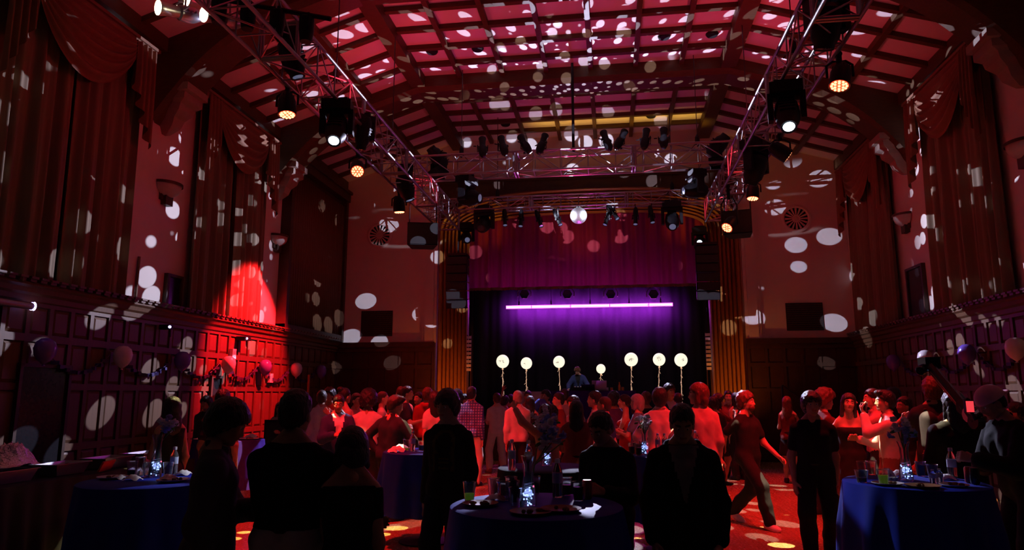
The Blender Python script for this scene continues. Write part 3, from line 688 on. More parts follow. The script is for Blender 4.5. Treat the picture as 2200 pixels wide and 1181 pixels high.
# eight profile lanterns standing on the upper cross truss
for i, (px, dx) in enumerate([(1038, -.1), (1078, -.25), (1120, -.45), (1172, .25), (1297, -.25), (1342, .4), (1389, .15), (1426, .05)]):
    p = onY(px, 312+(i > 3)*-10, 14.5); ellipsoidal((p[0], 14.4, 7.22), (dx, .35, .9), ['first', 'second', 'third', 'fourth', 'fifth', 'sixth', 'seventh', 'eighth'][i]+' black lantern from left standing on the upper cross truss', s=.85, group='lanterns on the upper cross truss')
# small spots hanging under the lower cross truss
for i, (px, py, ax) in enumerate([(1086, 484, .1), (1119, 486, .0), (1163, 486, .3), (1204, 483, .35), (1300, 483, -.35), (1326, 470, .5), (1365, 482, -.05), (1402, 478, .1)]):
    p = onY(px, py, 17.25); t = ellipsoidal((p[0], 17.2, p[2]), (ax, -.35, -.9), ['first', 'second', 'third', 'fourth', 'fifth', 'sixth', 'seventh', 'eighth'][i]+' small spotlight from left hanging under the lower cross truss', 'lens_dim', s=.6, group='spots under the lower cross truss')
# warm white spotlights, top left
for (px, py, Y, a, l) in [(343, 17, 7.0, (-.5, -.85, -.2), 'outer of the two glowing warm white spotlights by the ceiling'), (441, 32, 7.1, (-.45, -.88, -.25), 'inner of the two glowing warm white spotlights by the ceiling'), (405, 0, 7.4, (-.5, -.85, -.1), 'third warm white spotlight, half cut off by the frame top')]:
    o = ellipsoidal(onY(px, py, Y), a, l, 'lens_warm', 'silver', .95)
    spot('warm_spot_glow', tuple(onY(px, py, Y)+nrm(a)*.05), tuple(onY(px, py, Y)+np.array(a)), 35, (1, .75, .42), 60, .6, .08)
# side boom that carries them
t = thing('lighting_boom', 'dark horizontal boom pipe behind the warm spotlights', 'pipe', tuple(onY(560, 20, 7.3)))
q0 = onY(560, 20, 7.3); b = MB(); b.tube([(.9, 0, -.2), (-1.6, -.2, .36)], .03, 8); b.build('pipe', 'black', t, 40)
for k in range(4):
    b = MB(); p = np.array([.6-k*.35, -.05*k, -.12+k*.08]); b.box(p+(0, 0, -.12), (.12, .14, .22)); b.lathe([(.07, -.3), (.09, -.16), (.09, 0), (.04, .05)], 10, p+(0, 0, -.05)); b.build('dimmer', 'black', t, 40)
# four fixtures above the stage behind the valance
for i, px in enumerate((1127, 1219, 1312, 1404)):
    p = onY(px, 632, 21.4); t = thing('stage_wash_light', ['first', 'second', 'third', 'fourth'][i]+' hexagonal framed stage light from left below the velvet valance', 'stage light', tuple(p), 0, 'hexagonal stage lights under the valance')
    b = MB(); b.lathe([(.15, .08), (.15, -.08), (.1, -.12), (0, -.12)], 6, (0, 0, 0), frame((0, -1, -.1))); b.build('housing', 'black', t)
    b = MB(); pts = [(.22*math.cos(q), -.06, .22*math.sin(q)) for q in np.linspace(-.4, math.pi+.4, 7)]; b.tube(pts, .015, 6); b.build('yoke', 'alu', t); b = MB(); b.tube([(0, -.06, .22), (0, -.06, 8.2-p[2])], .02, 6); b.build('pipe', 'black', t)
    b = MB(); b.lathe([(0, .085), (.13, .082)], 6, (0, 0, 0), frame((0, -1, -.1))); b.build('lens', 'lens_off', t)
# LED bar row
pl, pr = onY(1087, 660, 22), onY(1446, 654, 22)
L = (pr[0]-pl[0])/5
xs = [onY(x, 657, 22)[0] for x in (1087, 1142, 1226, 1310, 1394, 1446)]
for i in range(5):
    x0, x1 = xs[i]+.01, xs[i+1]-.01; t = thing('led_bar', ['first', 'second', 'third', 'fourth', 'fifth'][i]+' magenta glowing LED bar from left in the row over the stage', 'light bar', ((x0+x1)/2, 22, BARZ), 0, 'LED bars over the stage')
    h = (x1-x0)/2; b = MB(); b.bbox((-h, 0, -.05), (h, .09, .05)); b.build('housing', 'black', t)
    b = MB(); b.bbox((-h, -.03, -.05), (h, 0, .05)); lens = b.build('lens_strip', 'led', t)
    b = MB(); n = int(2*h/.05)
    for k in range(n): b.lathe([(.012, 0), (.016, .008)], 6, (-h+.025+k*.05, -.03, 0), frame((0, -1, 0)))
    b.build('led_cell', 'led_dot', lens)
    b = MB(); b.box((0, .06, .12), (.04, .04, .16)); b.tube([(0, .06, .1), (0, .06, 8.2-BARZ)], .008, 5); b.build('bracket', 'black', t)
# mirror ball
t = thing('mirror_ball', 'mirror ball glinting white hanging below the lower cross truss', 'mirror ball', tuple(BALL))
b = MB(); r = .213; V = 0
for i in range(22):
    a0, a1 = math.pi*i/22, math.pi*(i+1)/22; n = max(4, int(44*math.sin((a0+a1)/2)))
    for k in range(n):
        q0, q1 = 2*math.pi*(k+.04)/n, 2*math.pi*(k+.96)/n; e = .004
        b.add([(r*math.sin(a)*math.cos(q), r*math.sin(a)*math.sin(q), r*math.cos(a)) for a, q in ((a0+e, q0), (a1-e, q0), (a1-e, q1), (a0+e, q1))], [(0, 1, 2, 3)])
o = b.build('mirror_tiles', 'mirror_tile', t); o['kind'] = 'stuff'
b = MB(); b.ball((0, 0, 0), r-.003, 24, 14); b.build('core', 'grille', t, 180)
b = MB(); b.lathe([(.05, 0), (.06, .04), (.03, .06)], 10, (0, 0, r-.02)); b.tube([(0, 0, r), (0, 0, r+.05)], .01, 6); b.build('motor', 'black', t)
# loudspeakers
def line_array(px, label, n, z1, sx):
    p = onY(px, 600, 17.6); t = thing('line_array_speaker', label, 'speaker', (p[0], 17.6, z1))
    b = MB(); b.box((0, 0, .06), (.5, .5, .06)); b.tube([(0, -.1, .08), (0, -.1, 6.39-z1)], .012, 6); b.build('rigging_frame', 'black', t)
    y = 0; z = 0
    for k in range(n):
        a = R(1.2*k+ (k*k)*.35); h = .215
        b = MB(); ro = np.array([[1, 0, 0], [0, math.cos(a), -math.sin(a)], [0, math.sin(a), math.cos(a)]]); c = np.array([0, y, z-h/2]); hy = .25
        V = [(-.29, -hy, -h/2), (.29, -hy, -h/2), (.24, hy, -h/2*.7), (-.24, hy, -h/2*.7), (-.29, -hy, h/2), (.29, -hy, h/2), (.24, hy, h/2*.7), (-.24, hy, h/2*.7)]
        b.add(np.array(V)*.97 @ ro.T+c, [(0, 3, 2, 1), (4, 5, 6, 7), (0, 1, 5, 4), (1, 2, 6, 5), (2, 3, 7, 6), (3, 0, 4, 7)]); cab = b.build('cabinet', 'black', t)
        b = MB(); b.box(c+ro @ np.array([0, -hy-.005, 0]), (.52, .015, h*.85), 0, ro); b.build('front_grille', 'grille', cab)
        y += math.sin(a)*h*.8; z -= h*math.cos(a)
    return t
line_array(985, 'hanging line array speaker column beside the stage, left of the LED bars', 6, 5.2, 1)
line_array(1519, 'hanging line array speaker column beside the stage, right of the LED bars', 6, 5.3, 1)
def hung_box(p, w, h, d, label, yaw):
    t = thing('hung_speaker', label, 'speaker', tuple(p), R(yaw))
    b = MB(); V = [(-w/2, -d/2, -h/2), (w/2, -d/2, -h/2), (w*.36, d/2, -h/2), (-w*.36, d/2, -h/2)]; V = V+[(x, y, h/2) for x, y, z in V]
    b.add(V, [(0, 3, 2, 1), (4, 5, 6, 7), (0, 1, 5, 4), (1, 2, 6, 5), (2, 3, 7, 6), (3, 0, 4, 7)]); b.build('cabinet', 'black', t)
    b = MB(); b.box((0, -d/2-.01, 0), (w*.94, .02, h*.92)); b.build('front_grille', 'grille', t)
    b = MB()
    for s in (-1, 1): b.tube([(s*w*.45, 0, 0), (s*w*.45, 0, 5.91-p[2])], .015, 6)
    b.build('yoke', 'black', t)
hung_box(onY(908, 507, 14.7), .66, .5, .5, 'wide black loudspeaker hung below the left truss by the round vent', 15)
hung_box(onY(1586, 482, 14.8), .58, .5, .5, 'wide black loudspeaker hung below the right truss by the round vent', -15)
# side cable ladders
for px, X, lab in ((1004, -3.88, 'slim vertical cable ladder at the left stage edge'), (1518, 2.5, 'slim vertical cable ladder with pale tape at the right stage edge')):
    t = thing('cable_ladder', lab, 'ladder', (X, 18.9, 1.0)); b = MB(); b.tube([(-.05, 0, 0), (-.05, 0, 2.3)], .015, 6); b.tube([(.05, 0, 0), (.05, 0, 2.3)], .015, 6); b.build('rail', 'wood_dark', t)
    for k in range(9):
        b = MB(); b.box((0, -.02, 1.35+k*.11), (.12, .03, .07)); b.build('pale_tape', 'paper' if k % 2 else 'plate', t)

# ------------------------------------------------------------------ stage things
for i, (px, py, r, tx, ty) in enumerate([(1080, 776, 13.8, 1082, 850), (1131, 780, 12.2, 1130, 850), (1201, 777, 12.3, 1206, 836), (1291, 792, 9.6, 1283, 822), (1356, 772, 13.9, 1356, 866), (1416, 772, 12.8, 1413, 850), (1463, 773, 13.4, 1465, 868)]):
    Y = 20.95; p = onY(px, py, Y); r = r/FPX*21; q = onY(tx, ty, Y); z0 = 1.0
    lab = ['first', 'second', 'third', 'small fourth', 'largest fifth', 'sixth', 'seventh'][i]+' glowing white stage balloon from left'
    t = thing('glowing_balloon', lab, 'balloon', (q[0], Y, z0), 0, 'glowing balloons on the stage'); rel = np.array(p)-np.array([q[0], Y, z0])
    b = MB(); b.ball(rel, (r, r, r*1.04), 24, 16); b.build('bubble', 'balloon_stage', t, 180)
    b = MB(); b.lathe([(.012, -.02), (.03, -.05), (.012, 0)], 8, rel-np.array([0, 0, r*1.02])); b.build('neck', 'tassel_glow', t)
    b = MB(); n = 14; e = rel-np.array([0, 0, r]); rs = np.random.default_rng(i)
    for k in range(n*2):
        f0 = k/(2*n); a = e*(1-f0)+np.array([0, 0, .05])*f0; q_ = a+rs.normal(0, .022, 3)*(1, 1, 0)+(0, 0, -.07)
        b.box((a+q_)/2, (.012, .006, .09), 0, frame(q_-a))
    b.tube([e, e*.5+rs.normal(0, .01, 3), (0, 0, 0)], .006, 5); b.build('tinsel_tail', 'tassel_glow', t)
    b = MB(); b.box((0, 0, .04), (.1, .1, .08)); b.build('weight', 'black', t)
    b = MB()   # faint print on the front
    for k in range([7, 2, 5, 0, 9, 8, 4][i]):
        u, v = rs.uniform(-.35, .35), (rs.uniform(-.2, .1) if i != 5 else rs.uniform(-.15, .35)); d = nrm((u-.05, -1, v)); c = rel+d*(r*1.012)
        ang = rs.uniform(0, 3); A = frame(d); b.box(c, (.05*r/.18, .008, .003), 0, A @ np.array([[math.cos(ang), -math.sin(ang), 0], [math.sin(ang), math.cos(ang), 0], [0, 0, 1]]))
    if b.v: b.build('print', 'ink', t)
# DJ table
t = thing('dj_table', 'black draped folding table on the stage under the laptops', 'table', (-.55, 19.9, 1.0))
b = MB(); b.bbox((-1.15, -.38, .74), (1.15, .38, .78)); b.build('tabletop', 'table_black', t)
xs = np.linspace(-1.17, 1.17, 90); b = MB(); b.grid([[(x, -.4, .785), (x, -.41+.015*math.sin(x*30), .5), (x, -.42+.03*math.sin(x*30), .02)] for x in xs]); b.build('skirt', 'table_purple', t, 180)
for x in (-1.05, 1.05):
    for y in (-.3, .3):
        b = MB(); b.tube([(x, y, 0), (x, y, .74)], .02, 6); b.build('leg', 'black', t)
DZ = 1.78
def laptop(px, label, open_a, face, m='laptop', Y=19.8, w=.4):
    p = onY(px, 838, Y); t = thing('laptop', label, 'laptop', (p[0], Y, DZ), R(face))
    b = MB(); b.box((0, 0, .012), (w, .26, .02)); b.build('keyboard_base', m, t)
    b = MB(); a = R(open_a); ro = np.array([[1, 0, 0], [0, math.cos(a), -math.sin(a)], [0, math.sin(a), math.cos(a)]]); b.box(np.array([0, -.13, .02])+ro @ np.array([0, 0, .13]), (w, .012, .26), 0, ro); b.build('screen_lid', m, t)
laptop(1288, 'open grey laptop seen from behind on the draped stage table', 8, 0)
laptop(1264, 'low dark laptop next to the person at the stage table', 55, 0, 'black', 19.75, .36)
t = thing('dj_mixer', 'low dark mixing console with pale knobs on the stage table', 'mixer', (onY(1245, 838, 19.8)[0], 19.75, DZ)); b = MB(); b.box((0, 0, .05), (.34, .4, .1)); b.build('body', 'black', t)
for k in range(12):
    b = MB(); b.lathe([(.015, .1), (.013, .13)], 8, (-.12+.08*(k % 4), -.12+.1*(k//4), 0)); b.build('knob', 'plate', t)
for px, h, r, m, l, cat in [(1305, .1, .03, 'paper', 'short white cup behind the grey laptop on stage', 'cup'), (1314, .1, .035, 'orange', 'pale orange tumbler between laptop and bottle on stage', 'cup'), (1331, .24, .032, 'orange', 'tall orange bottle on the stage table', 'bottle'), (1338, .11, .036, 'orange', 'short orange cup right of the tall orange bottle', 'cup')]:
    p = onY(px, 838, 19.8); t = thing('stage_'+cat, l, cat, (p[0], 19.8, DZ))
    b = MB(); b.lathe([(r*.85, 0), (r, .01), (r, h*.6), (r*(.45 if cat == 'bottle' else 1), h*.75 if cat == 'bottle' else h*.9), (r*(.4 if cat == 'bottle' else 1), h*.92)], 12); b.build('body', m, t, 50)
    b = MB(); b.lathe([(r*.5, h*.9), (r*.5, h), (0, h)] if cat == 'bottle' else [(r*1.02, h*.88), (r*1.02, h*.92), (0, h*.93)], 12); b.build('cap' if cat == 'bottle' else 'rim', m if cat == 'bottle' else 'paper', t)
t = thing('side_console', 'grey flight case console at the left end of stage table', 'case', (-2.1, 19.7, 1.0)); b = MB(); b.bbox((-.42, -.25, 0), (.35, .25, .72)); b.build('case', 'plate', t); b = MB(); b.bbox((-.44, -.27, .72), (.37, .27, .76)); b.build('lid', 'silver', t)

# ------------------------------------------------------------------ balloons and garlands on the walls
def wall_balloon(x, s, y, z, m, label, group):
    t = thing('wall_balloon', label, 'balloon', (x+s*.17, y, z), 0, group)
    b = MB(); b.lathe([(0, .17), (.06, .16), (.115, .115), (.14, .03), (.125, -.06), (.08, -.13), (.03, -.17), (.012, -.185)], 18); b.build('body', m, t, 180)
    b = MB(); b.lathe([(.01, -.18), (.022, -.205), (.0, -.2)], 8); b.tube([(0, 0, -.2), (-s*.05, 0, -.05), (-s*.12, 0, .02)], .003, 4); b.build('knot', m, t)
LY = [8.42, 9.94, 11.48, 13.0, 14.5, 16.03, 17.5]; nm = ['purple balloon on wall panels near the black doorway', 'white balloon on wall panels, second from the doorway', 'dim purple balloon just outside the red beam', 'red lit balloon under the wall alarm box', 'red lit balloon at the edge of the beam', 'dim pink balloon below the slatted screen', 'small dark purple balloon deep in left corner']
for y, l, m in zip(LY, nm, ['balloon_purple', 'balloon_white']*4): wall_balloon(XL+.09, 1, y, 2.27, m, l, 'balloons along the left panelling')
RY = [16.02, 14.45, 12.84, 11.38]; nm = ['bright violet balloon on right panelling beside the camera rig', 'pale lilac balloon behind the raised camera rig', 'large dark purple balloon above the cap wearer', 'violet balloon cut off by the frame edge']
for y, l, m in zip(RY, nm, ['balloon_purple', 'balloon_white', 'balloon_purple', 'balloon_white']): wall_balloon(XR-.09, -1, y, 2.36, m, l, 'balloons along the right panelling')
def garland(x, s, ya, yb, z, label):
    t = thing('paper_garland', label, 'garland', (x+s*.05, (ya+yb)/2, z)); h = (yb-ya)/2
    pts = [(0, h*u, .0-.28*(1-u*u)) for u in np.linspace(-1, 1, 25)]
    b = MB(); b.tube(pts, .008, 5); b.build('ribbon', 'garland', t)
    for k in range(1, 12):
        p = np.array(pts[k*2]); b = MB(); a = k*1.1; b.box(p-(0, 0, .02), (.05, .1, .05), 0, [[math.cos(a), -math.sin(a), 0], [math.sin(a), math.cos(a), 0], [0, 0, 1]]); b.build('twist', 'garland', t)
gl = ['by the black doorway', 'from white balloon toward the beam', 'ending at the red lit balloon', 'between the two red lit balloons', 'past the edge of the red beam', 'in the dark left corner']
for i in range(6): garland(XL+.09, 1, LY[i]+.12, LY[i+1]-.12, 2.3, 'dark twisted paper garland swag '+gl[i])
for i, g in enumerate(['between violet and lilac balloons', 'between lilac and dark purple balloons', 'toward the balloon at the frame edge']): garland(XR-.09, -1, RY[i+1]+.12, RY[i]-.12, 2.38, 'dark twisted paper garland swag '+g)
# small wall fittings
t = thing('ledge_light_bar', 'violet white light bar fixed below the ledge', 'light bar', (XL+.2, 7.7, 2.84)); b = MB(); b.tube([(0, -1.0, 0), (0, .48, 0)], .05, 10); b.build('tube_housing', 'alu', t, 40); b = MB(); b.lathe([(0, .0), (.055, 0)], 12, (0, .485, 0), frame((0, 1, 0))); b.lathe([(0, .0), (.05, 0)], 12, (0, -1.0, 0), frame((0, -1, 0))); b.ball((.02, .5, 0), (.04, .012, .06), 10, 6); b.build('lamp_end', 'led_bar_white', t)
for y, l in ((11.05, 'small wall camera with violet glint on the panelling'), (13.63, 'small projector bracket with violet glint in the red beam')):
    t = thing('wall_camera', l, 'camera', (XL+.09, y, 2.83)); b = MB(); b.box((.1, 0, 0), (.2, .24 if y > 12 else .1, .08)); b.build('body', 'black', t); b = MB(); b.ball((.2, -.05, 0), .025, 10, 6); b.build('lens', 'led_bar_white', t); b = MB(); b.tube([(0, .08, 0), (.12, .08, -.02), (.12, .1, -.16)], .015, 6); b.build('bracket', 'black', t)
for y, z, l in ((13.35, 2.5, 'pale wall alarm box above the red lit balloon'), (15.0, 2.05, 'pale switch box at the edge of the red beam')):
    t = thing('alarm_box', l, 'alarm', (XL+.09, y, z)); b = MB(); b.box((.04, 0, 0), (.08, .13, .2)); b.build('housing', 'paper', t); b = MB(); b.box((.085, .01, 0), (.01, .07, .11)); b.build('window', 'plate', t)
b = MB(); b.bbox((XL+.3, 16.0, 1.1), (XL+.36, 16.06, 2.1)); t = thing('brass_stand', 'thin brass stand below the dim pink balloon', 'stand', (-7.2, 16.05, 0)); b = MB(); b.tube([(0, 0, .02), (0, 0, 2.15)], .03, 8); b.build('pole', 'wood_gold', t); b = MB(); b.lathe([(.18, 0), (.18, .02), (.03, .05)], 14); b.build('base', 'wood_gold', t)
# steps rail right of the stage
t = thing('stair_railing', 'dark stair railing beside the stage jamb', 'railing', (4.2, 17.6, 0)); 
for pth in ([(-.2, 0, 0), (-.2, 0, 1.9)], [(.7, 0, 0), (.7, 0, 1.2)], [(-.2, 0, 1.9), (.7, 0, 1.2)], [(-.2, 0, 1.3), (.7, 0, .7)]):
    b = MB(); b.tube(pth, .025, 8); b.build('bar', 'steel_cable', t)

p = onY(660, 775, 18.9); t = thing('wall_sign', 'tiny dim red lit sign on the dark rear panelling', 'sign', (p[0], 18.9, p[2])); b = MB(); b.box((0, 0, 0), (.16, .06, .16)); b.build('housing', 'black', t)
b = MB(); b.box((0, -.034, 0), (.12, .006, .12)); b.build('face', mat('sign_face', (.25, .05, .06), .4, emit=(1, .1, .12), estr=.06), t)
# ------------------------------------------------------------------ body fields meshed by surface nets
_off = np.array([(i, j, k) for i in (0, 1) for j in (0, 1) for k in (0, 1)])
_edges = [(a, c) for a in range(8) for c in range(a+1, 8) if np.abs(_off[a]-_off[c]).sum() == 1]
def surface_net(F, o, h):
    s = F < 0; c = np.zeros(tuple(n-1 for n in F.shape), np.int8)
    for i, j, k in _off: c += s[i:i+c.shape[0], j:j+c.shape[1], k:k+c.shape[2]]
    idx = np.argwhere((c > 0) & (c < 8))
    if len(idx) == 0: return np.zeros((0, 3)), []
    val = np.stack([F[idx[:, 0]+i, idx[:, 1]+j, idx[:, 2]+k] for i, j, k in _off], 1)
    acc = np.zeros((len(idx), 3)); cnt = np.zeros(len(idx))
    for a, e in _edges:
        va, ve = val[:, a], val[:, e]; cr = (va < 0) != (ve < 0)
        t = np.where(cr, va/np.where(cr, va-ve, 1), 0)
        acc += np.where(cr[:, None], _off[a]+t[:, None]*(_off[e]-_off[a]), 0); cnt += cr
    V = (idx+acc/cnt[:, None])*h+o
    mp = np.full(c.shape, -1, np.int64); mp[tuple(idx.T)] = np.arange(len(idx)); Q = []
    for ax in range(3):
        sl0 = [slice(1, -1)]*3; sl0[ax] = slice(0, -1); sl1 = [slice(1, -1)]*3; sl1[ax] = slice(1, None)
        e0, e1 = s[tuple(sl0)], s[tuple(sl1)]
        u, v = [(1, 2), (2, 0), (0, 1)][ax]
        for fl in (0, 1):
            p = np.argwhere((e0 & ~e1) if fl == 0 else (~e0 & e1))
            if len(p) == 0: continue
            p = p.copy(); p[:, u] += 1; p[:, v] += 1
            du = np.zeros(3, int); du[u] = 1; dv = np.zeros(3, int); dv[v] = 1
            q = np.stack([mp[tuple((p-du-dv).T)], mp[tuple((p-dv).T)], mp[tuple(p.T)], mp[tuple((p-du).T)]], 1)
            Q.append(q if fl == 0 else q[:, ::-1])
    return V, np.concatenate(Q) if Q else []
def cap_(a, c, ra, rb=None): return ('c', np.array(a, float), np.array(c, float), ra, ra if rb is None else rb)
def ell(c, r, A=None): return ('e', np.array(c, float), np.array(r, float), A)
def field(groups, res, k=.03, pad=.03, disp=None):
    """groups: list of (prims, cuts); each group is a smooth union of prims trimmed by its cuts; groups are unioned"""
    lo, hi = [], []
    for pr, _ in groups:
        for p in pr:
            if p[0] == 'c': m = max(p[3], p[4]); lo.append(np.minimum(p[1], p[2])-m); hi.append(np.maximum(p[1], p[2])+m)
            else: m = p[2].max(); lo.append(p[1]-m); hi.append(p[1]+m)
    o = np.min(lo, 0)-pad-res; n = np.ceil((np.max(hi, 0)+pad+res-o)/res).astype(int)+1
    ax = [o[i]+np.arange(n[i])*res for i in range(3)]; T = None
    for pr, cuts in groups:
        F = np.full(n, 1.0)
        for p in pr:
            mg = k+2.5*res
            if p[0] == 'c': m = max(p[3], p[4]); a0, a1 = np.minimum(p[1], p[2])-m-mg, np.maximum(p[1], p[2])+m+mg
            else: m = p[2].max(); a0, a1 = p[1]-m-mg, p[1]+m+mg
            i0 = np.clip(np.floor((a0-o)/res).astype(int), 0, n); i1 = np.clip(np.ceil((a1-o)/res).astype(int)+1, 0, n)
            sl = tuple(slice(i0[i], i1[i]) for i in range(3))
            X, Y, Z = ax[0][sl[0]][:, None, None], ax[1][sl[1]][None, :, None], ax[2][sl[2]][None, None, :]
            if p[0] == 'c':
                d = p[2]-p[1]; L2 = d @ d+1e-12; t = np.clip(((X-p[1][0])*d[0]+(Y-p[1][1])*d[1]+(Z-p[1][2])*d[2])/L2, 0, 1)
                D = np.sqrt((X-p[1][0]-t*d[0])**2+(Y-p[1][1]-t*d[1])**2+(Z-p[1][2]-t*d[2])**2)-(p[3]+(p[4]-p[3])*t)
            else:
                x, y, z = X-p[1][0], Y-p[1][1], Z-p[1][2]
                if p[3] is not None:
                    A = p[3]; x, y, z = A[0, 0]*x+A[1, 0]*y+A[2, 0]*z, A[0, 1]*x+A[1, 1]*y+A[2, 1]*z, A[0, 2]*x+A[1, 2]*y+A[2, 2]*z
                r = p[2]; k0 = np.sqrt((x/r[0])**2+(y/r[1])**2+(z/r[2])**2); k1 = np.sqrt((x/r[0]**2)**2+(y/r[1]**2)**2+(z/r[2]**2)**2)+1e-9; D = k0*(k0-1)/k1
            f = F[sl]; h = np.clip(.5+.5*(f-D)/k, 0, 1); F[sl] = f*(1-h)+D*h-k*h*(1-h)
        if cuts or disp:
            X, Y, Z = ax[0][:, None, None], ax[1][None, :, None], ax[2][None, None, :]
            if disp: F = F+disp(X, Y, Z)
            for cf in cuts or []: F = np.maximum(F, cf(X, Y, Z))
        T = F if T is None else np.minimum(T, F)
    return surface_net(T, o, res)
def to_mesh(name, parts, mats):
    """parts: list of (V, quads, material index or array)"""
    Vs, Fs, Ms, o = [], [], [], 0
    for V, Q, m in parts:
        if len(V) == 0: continue
        Vs.append(V); Fs.append(np.asarray(Q)+o); Ms.append(np.full(len(Q), m) if np.isscalar(m) else m); o += len(V)
    V, Q, mi = np.concatenate(Vs), np.concatenate(Fs), np.concatenate(Ms)
    me = bpy.data.meshes.new(name); me.vertices.add(len(V)); me.vertices.foreach_set('co', V.astype(np.float32).ravel())
    me.loops.add(Q.size); me.loops.foreach_set('vertex_index', Q.astype(np.int32).ravel())
    me.polygons.add(len(Q)); me.polygons.foreach_set('loop_start', np.arange(0, Q.size, 4, dtype=np.int32))
    for m in mats: me.materials.append(m)
    me.polygons.foreach_set('material_index', mi.astype(np.int32)); me.polygons.foreach_set('use_smooth', np.ones(len(Q), bool))
    me.update(calc_edges=True); return me
def mirror(V, Q): return V*np.array([-1, 1, 1]), np.asarray(Q)[:, ::-1]

# ---- templates: hands, heads, hair, shoes
def hand_prims(curl, spread, thumb):
    P = []; ys = [.032, .011, -.011, -.031]; ln = [.072, .081, .075, .058]
    for i, (y, l) in enumerate(zip(ys, ln)):
        P.append(cap_((0, y*.45, -.005), (0, y, -.088), .014, .0125)); p = np.array([0, y, -.09]); a = 0; sp = spread*(1.5-i)
        for s_, w in ((.45, 1), (.3, 1.15), (.25, .8)):
            a += curl*w; d = np.array([-math.sin(a), math.sin(sp)*.6*math.cos(a), -math.cos(a)]); q = p+d*l*s_; P.append(cap_(p, q, .0095-.001*(i == 3), .0085-.001*(i == 3))); p = q
    t = thumb; a, b_, c = np.array([-.004, .022, -.025]), np.array([-.014-.02*t, .05, -.055]), None
    c = b_+np.array([-.012-.022*t, .012-.02*t, -.026]); d = c+np.array([-.006-.016*t, -.002-.012*t, -.024]); P += [cap_(a, b_, .0145, .012), cap_(b_, c, .0115, .0105), cap_(c, d, .0102, .0085)]
    P.append(cap_((0, 0, .03), (0, 0, -.02), .026, .022)); return P
HAND = {}
for nm, ar in dict(relaxed=(R(20), .06, .2), grip=(R(48), .03, 1.0), open=(R(5), .2, -.3), fist=(R(78), 0, 1.1)).items():
    for lod, rs in (('hi', .006), ('lo', .0095)): HAND[nm, lod] = field([(hand_prims(*ar), None)], rs, .008, .012)
def head_fields(fem, res):
    P = [ell((0, -.012, .108), (.074, .096, .094)), ell((0, .03, .05), (.06 if fem else .063, .066, .09)), cap_((-.034, .02, .002), (-.014, .066, -.016), .024, .02), cap_((.034, .02, .002), (.014, .066, -.016), .024, .02),
         cap_((-.044, .062, .102), (0, .083, .1), .014), cap_((.044, .062, .102), (0, .083, .1), .014), ell((-.038, .058, .05), (.024, .024, .026)), ell((.038, .058, .05), (.024, .024, .026)),
         cap_((0, .088, .085), (0, .106, .046), .0085, .0125), cap_((-.012, .094, .04), (.012, .094, .04), .0085), cap_((-.02, .084, .013), (.02, .084, .013), .008), cap_((-.013, .088, .018), (.013, .088, .018), .007),
         cap_((0, -.022, -.12), (0, -.008, .03), .05 if not fem else .044), ell((-.077, -.008, .06), (.011, .022, .034)), ell((.077, -.008, .06), (.011, .022, .034)), ell((0, .07, -.018), (.022, .022, .018))]
    def sock(X, Y, Z): return np.maximum(.014-np.sqrt((X-.031)**2+(Y-.098)**2+(Z-.08)**2)*1, .014-np.sqrt((X+.031)**2+(Y-.098)**2+(Z-.08)**2))
    V, Q = field([(P, [sock])], res, .016, .02)
    C = V[Q].mean(1); m = np.zeros(len(Q), int)
    m[(np.abs(C[:, 0]) < .024) & (C[:, 2] > .004) & (C[:, 2] < .023) & (C[:, 1] > .084)] = 1
    m[(np.abs(C[:, 0]) > .014) & (np.abs(C[:, 0]) < .052) & (C[:, 2] > .099) & (C[:, 2] < .111) & (C[:, 1] > .05)] = 2
    parts = [(V, Q, m)]
    for s in (-1, 1):
        for r, y, mi in ((.0125, .078, 3), (.0075, .0845, 2)):
            b = MB(); b.ball((s*.031, y, .08), r, 8, 6); parts.append((np.array(b.v), np.array(b.f), mi))
    return parts
HEAD = {(f, l): head_fields(f, r) for f in (0, 1) for l, r in (('hi', .0068), ('lo', .0105))}
def hairline(sh=0.):
    ys, zs = [-.2, -.1, -.06, -.01, .02, .055, .085, .13], [-.03, -.015, 0., .06, .085, .125, .15, .17]
    return lambda X, Y, Z: (np.interp(Y, ys, np.array(zs)+sh)+.007*np.sin(X*150+2)+.005*np.sin(X*330)+.006*np.sin(Y*210)-Z)*.7
def wob(a, f, s=0): return lambda X, Y, Z: a*(np.sin(X*f+s)*np.sin(Y*f*1.1+1.3+s)*np.sin(Z*f*.9+.7)+.5*np.sin(X*f*2.1+Z*f*1.7+s)*np.sin(Y*f*2.3))
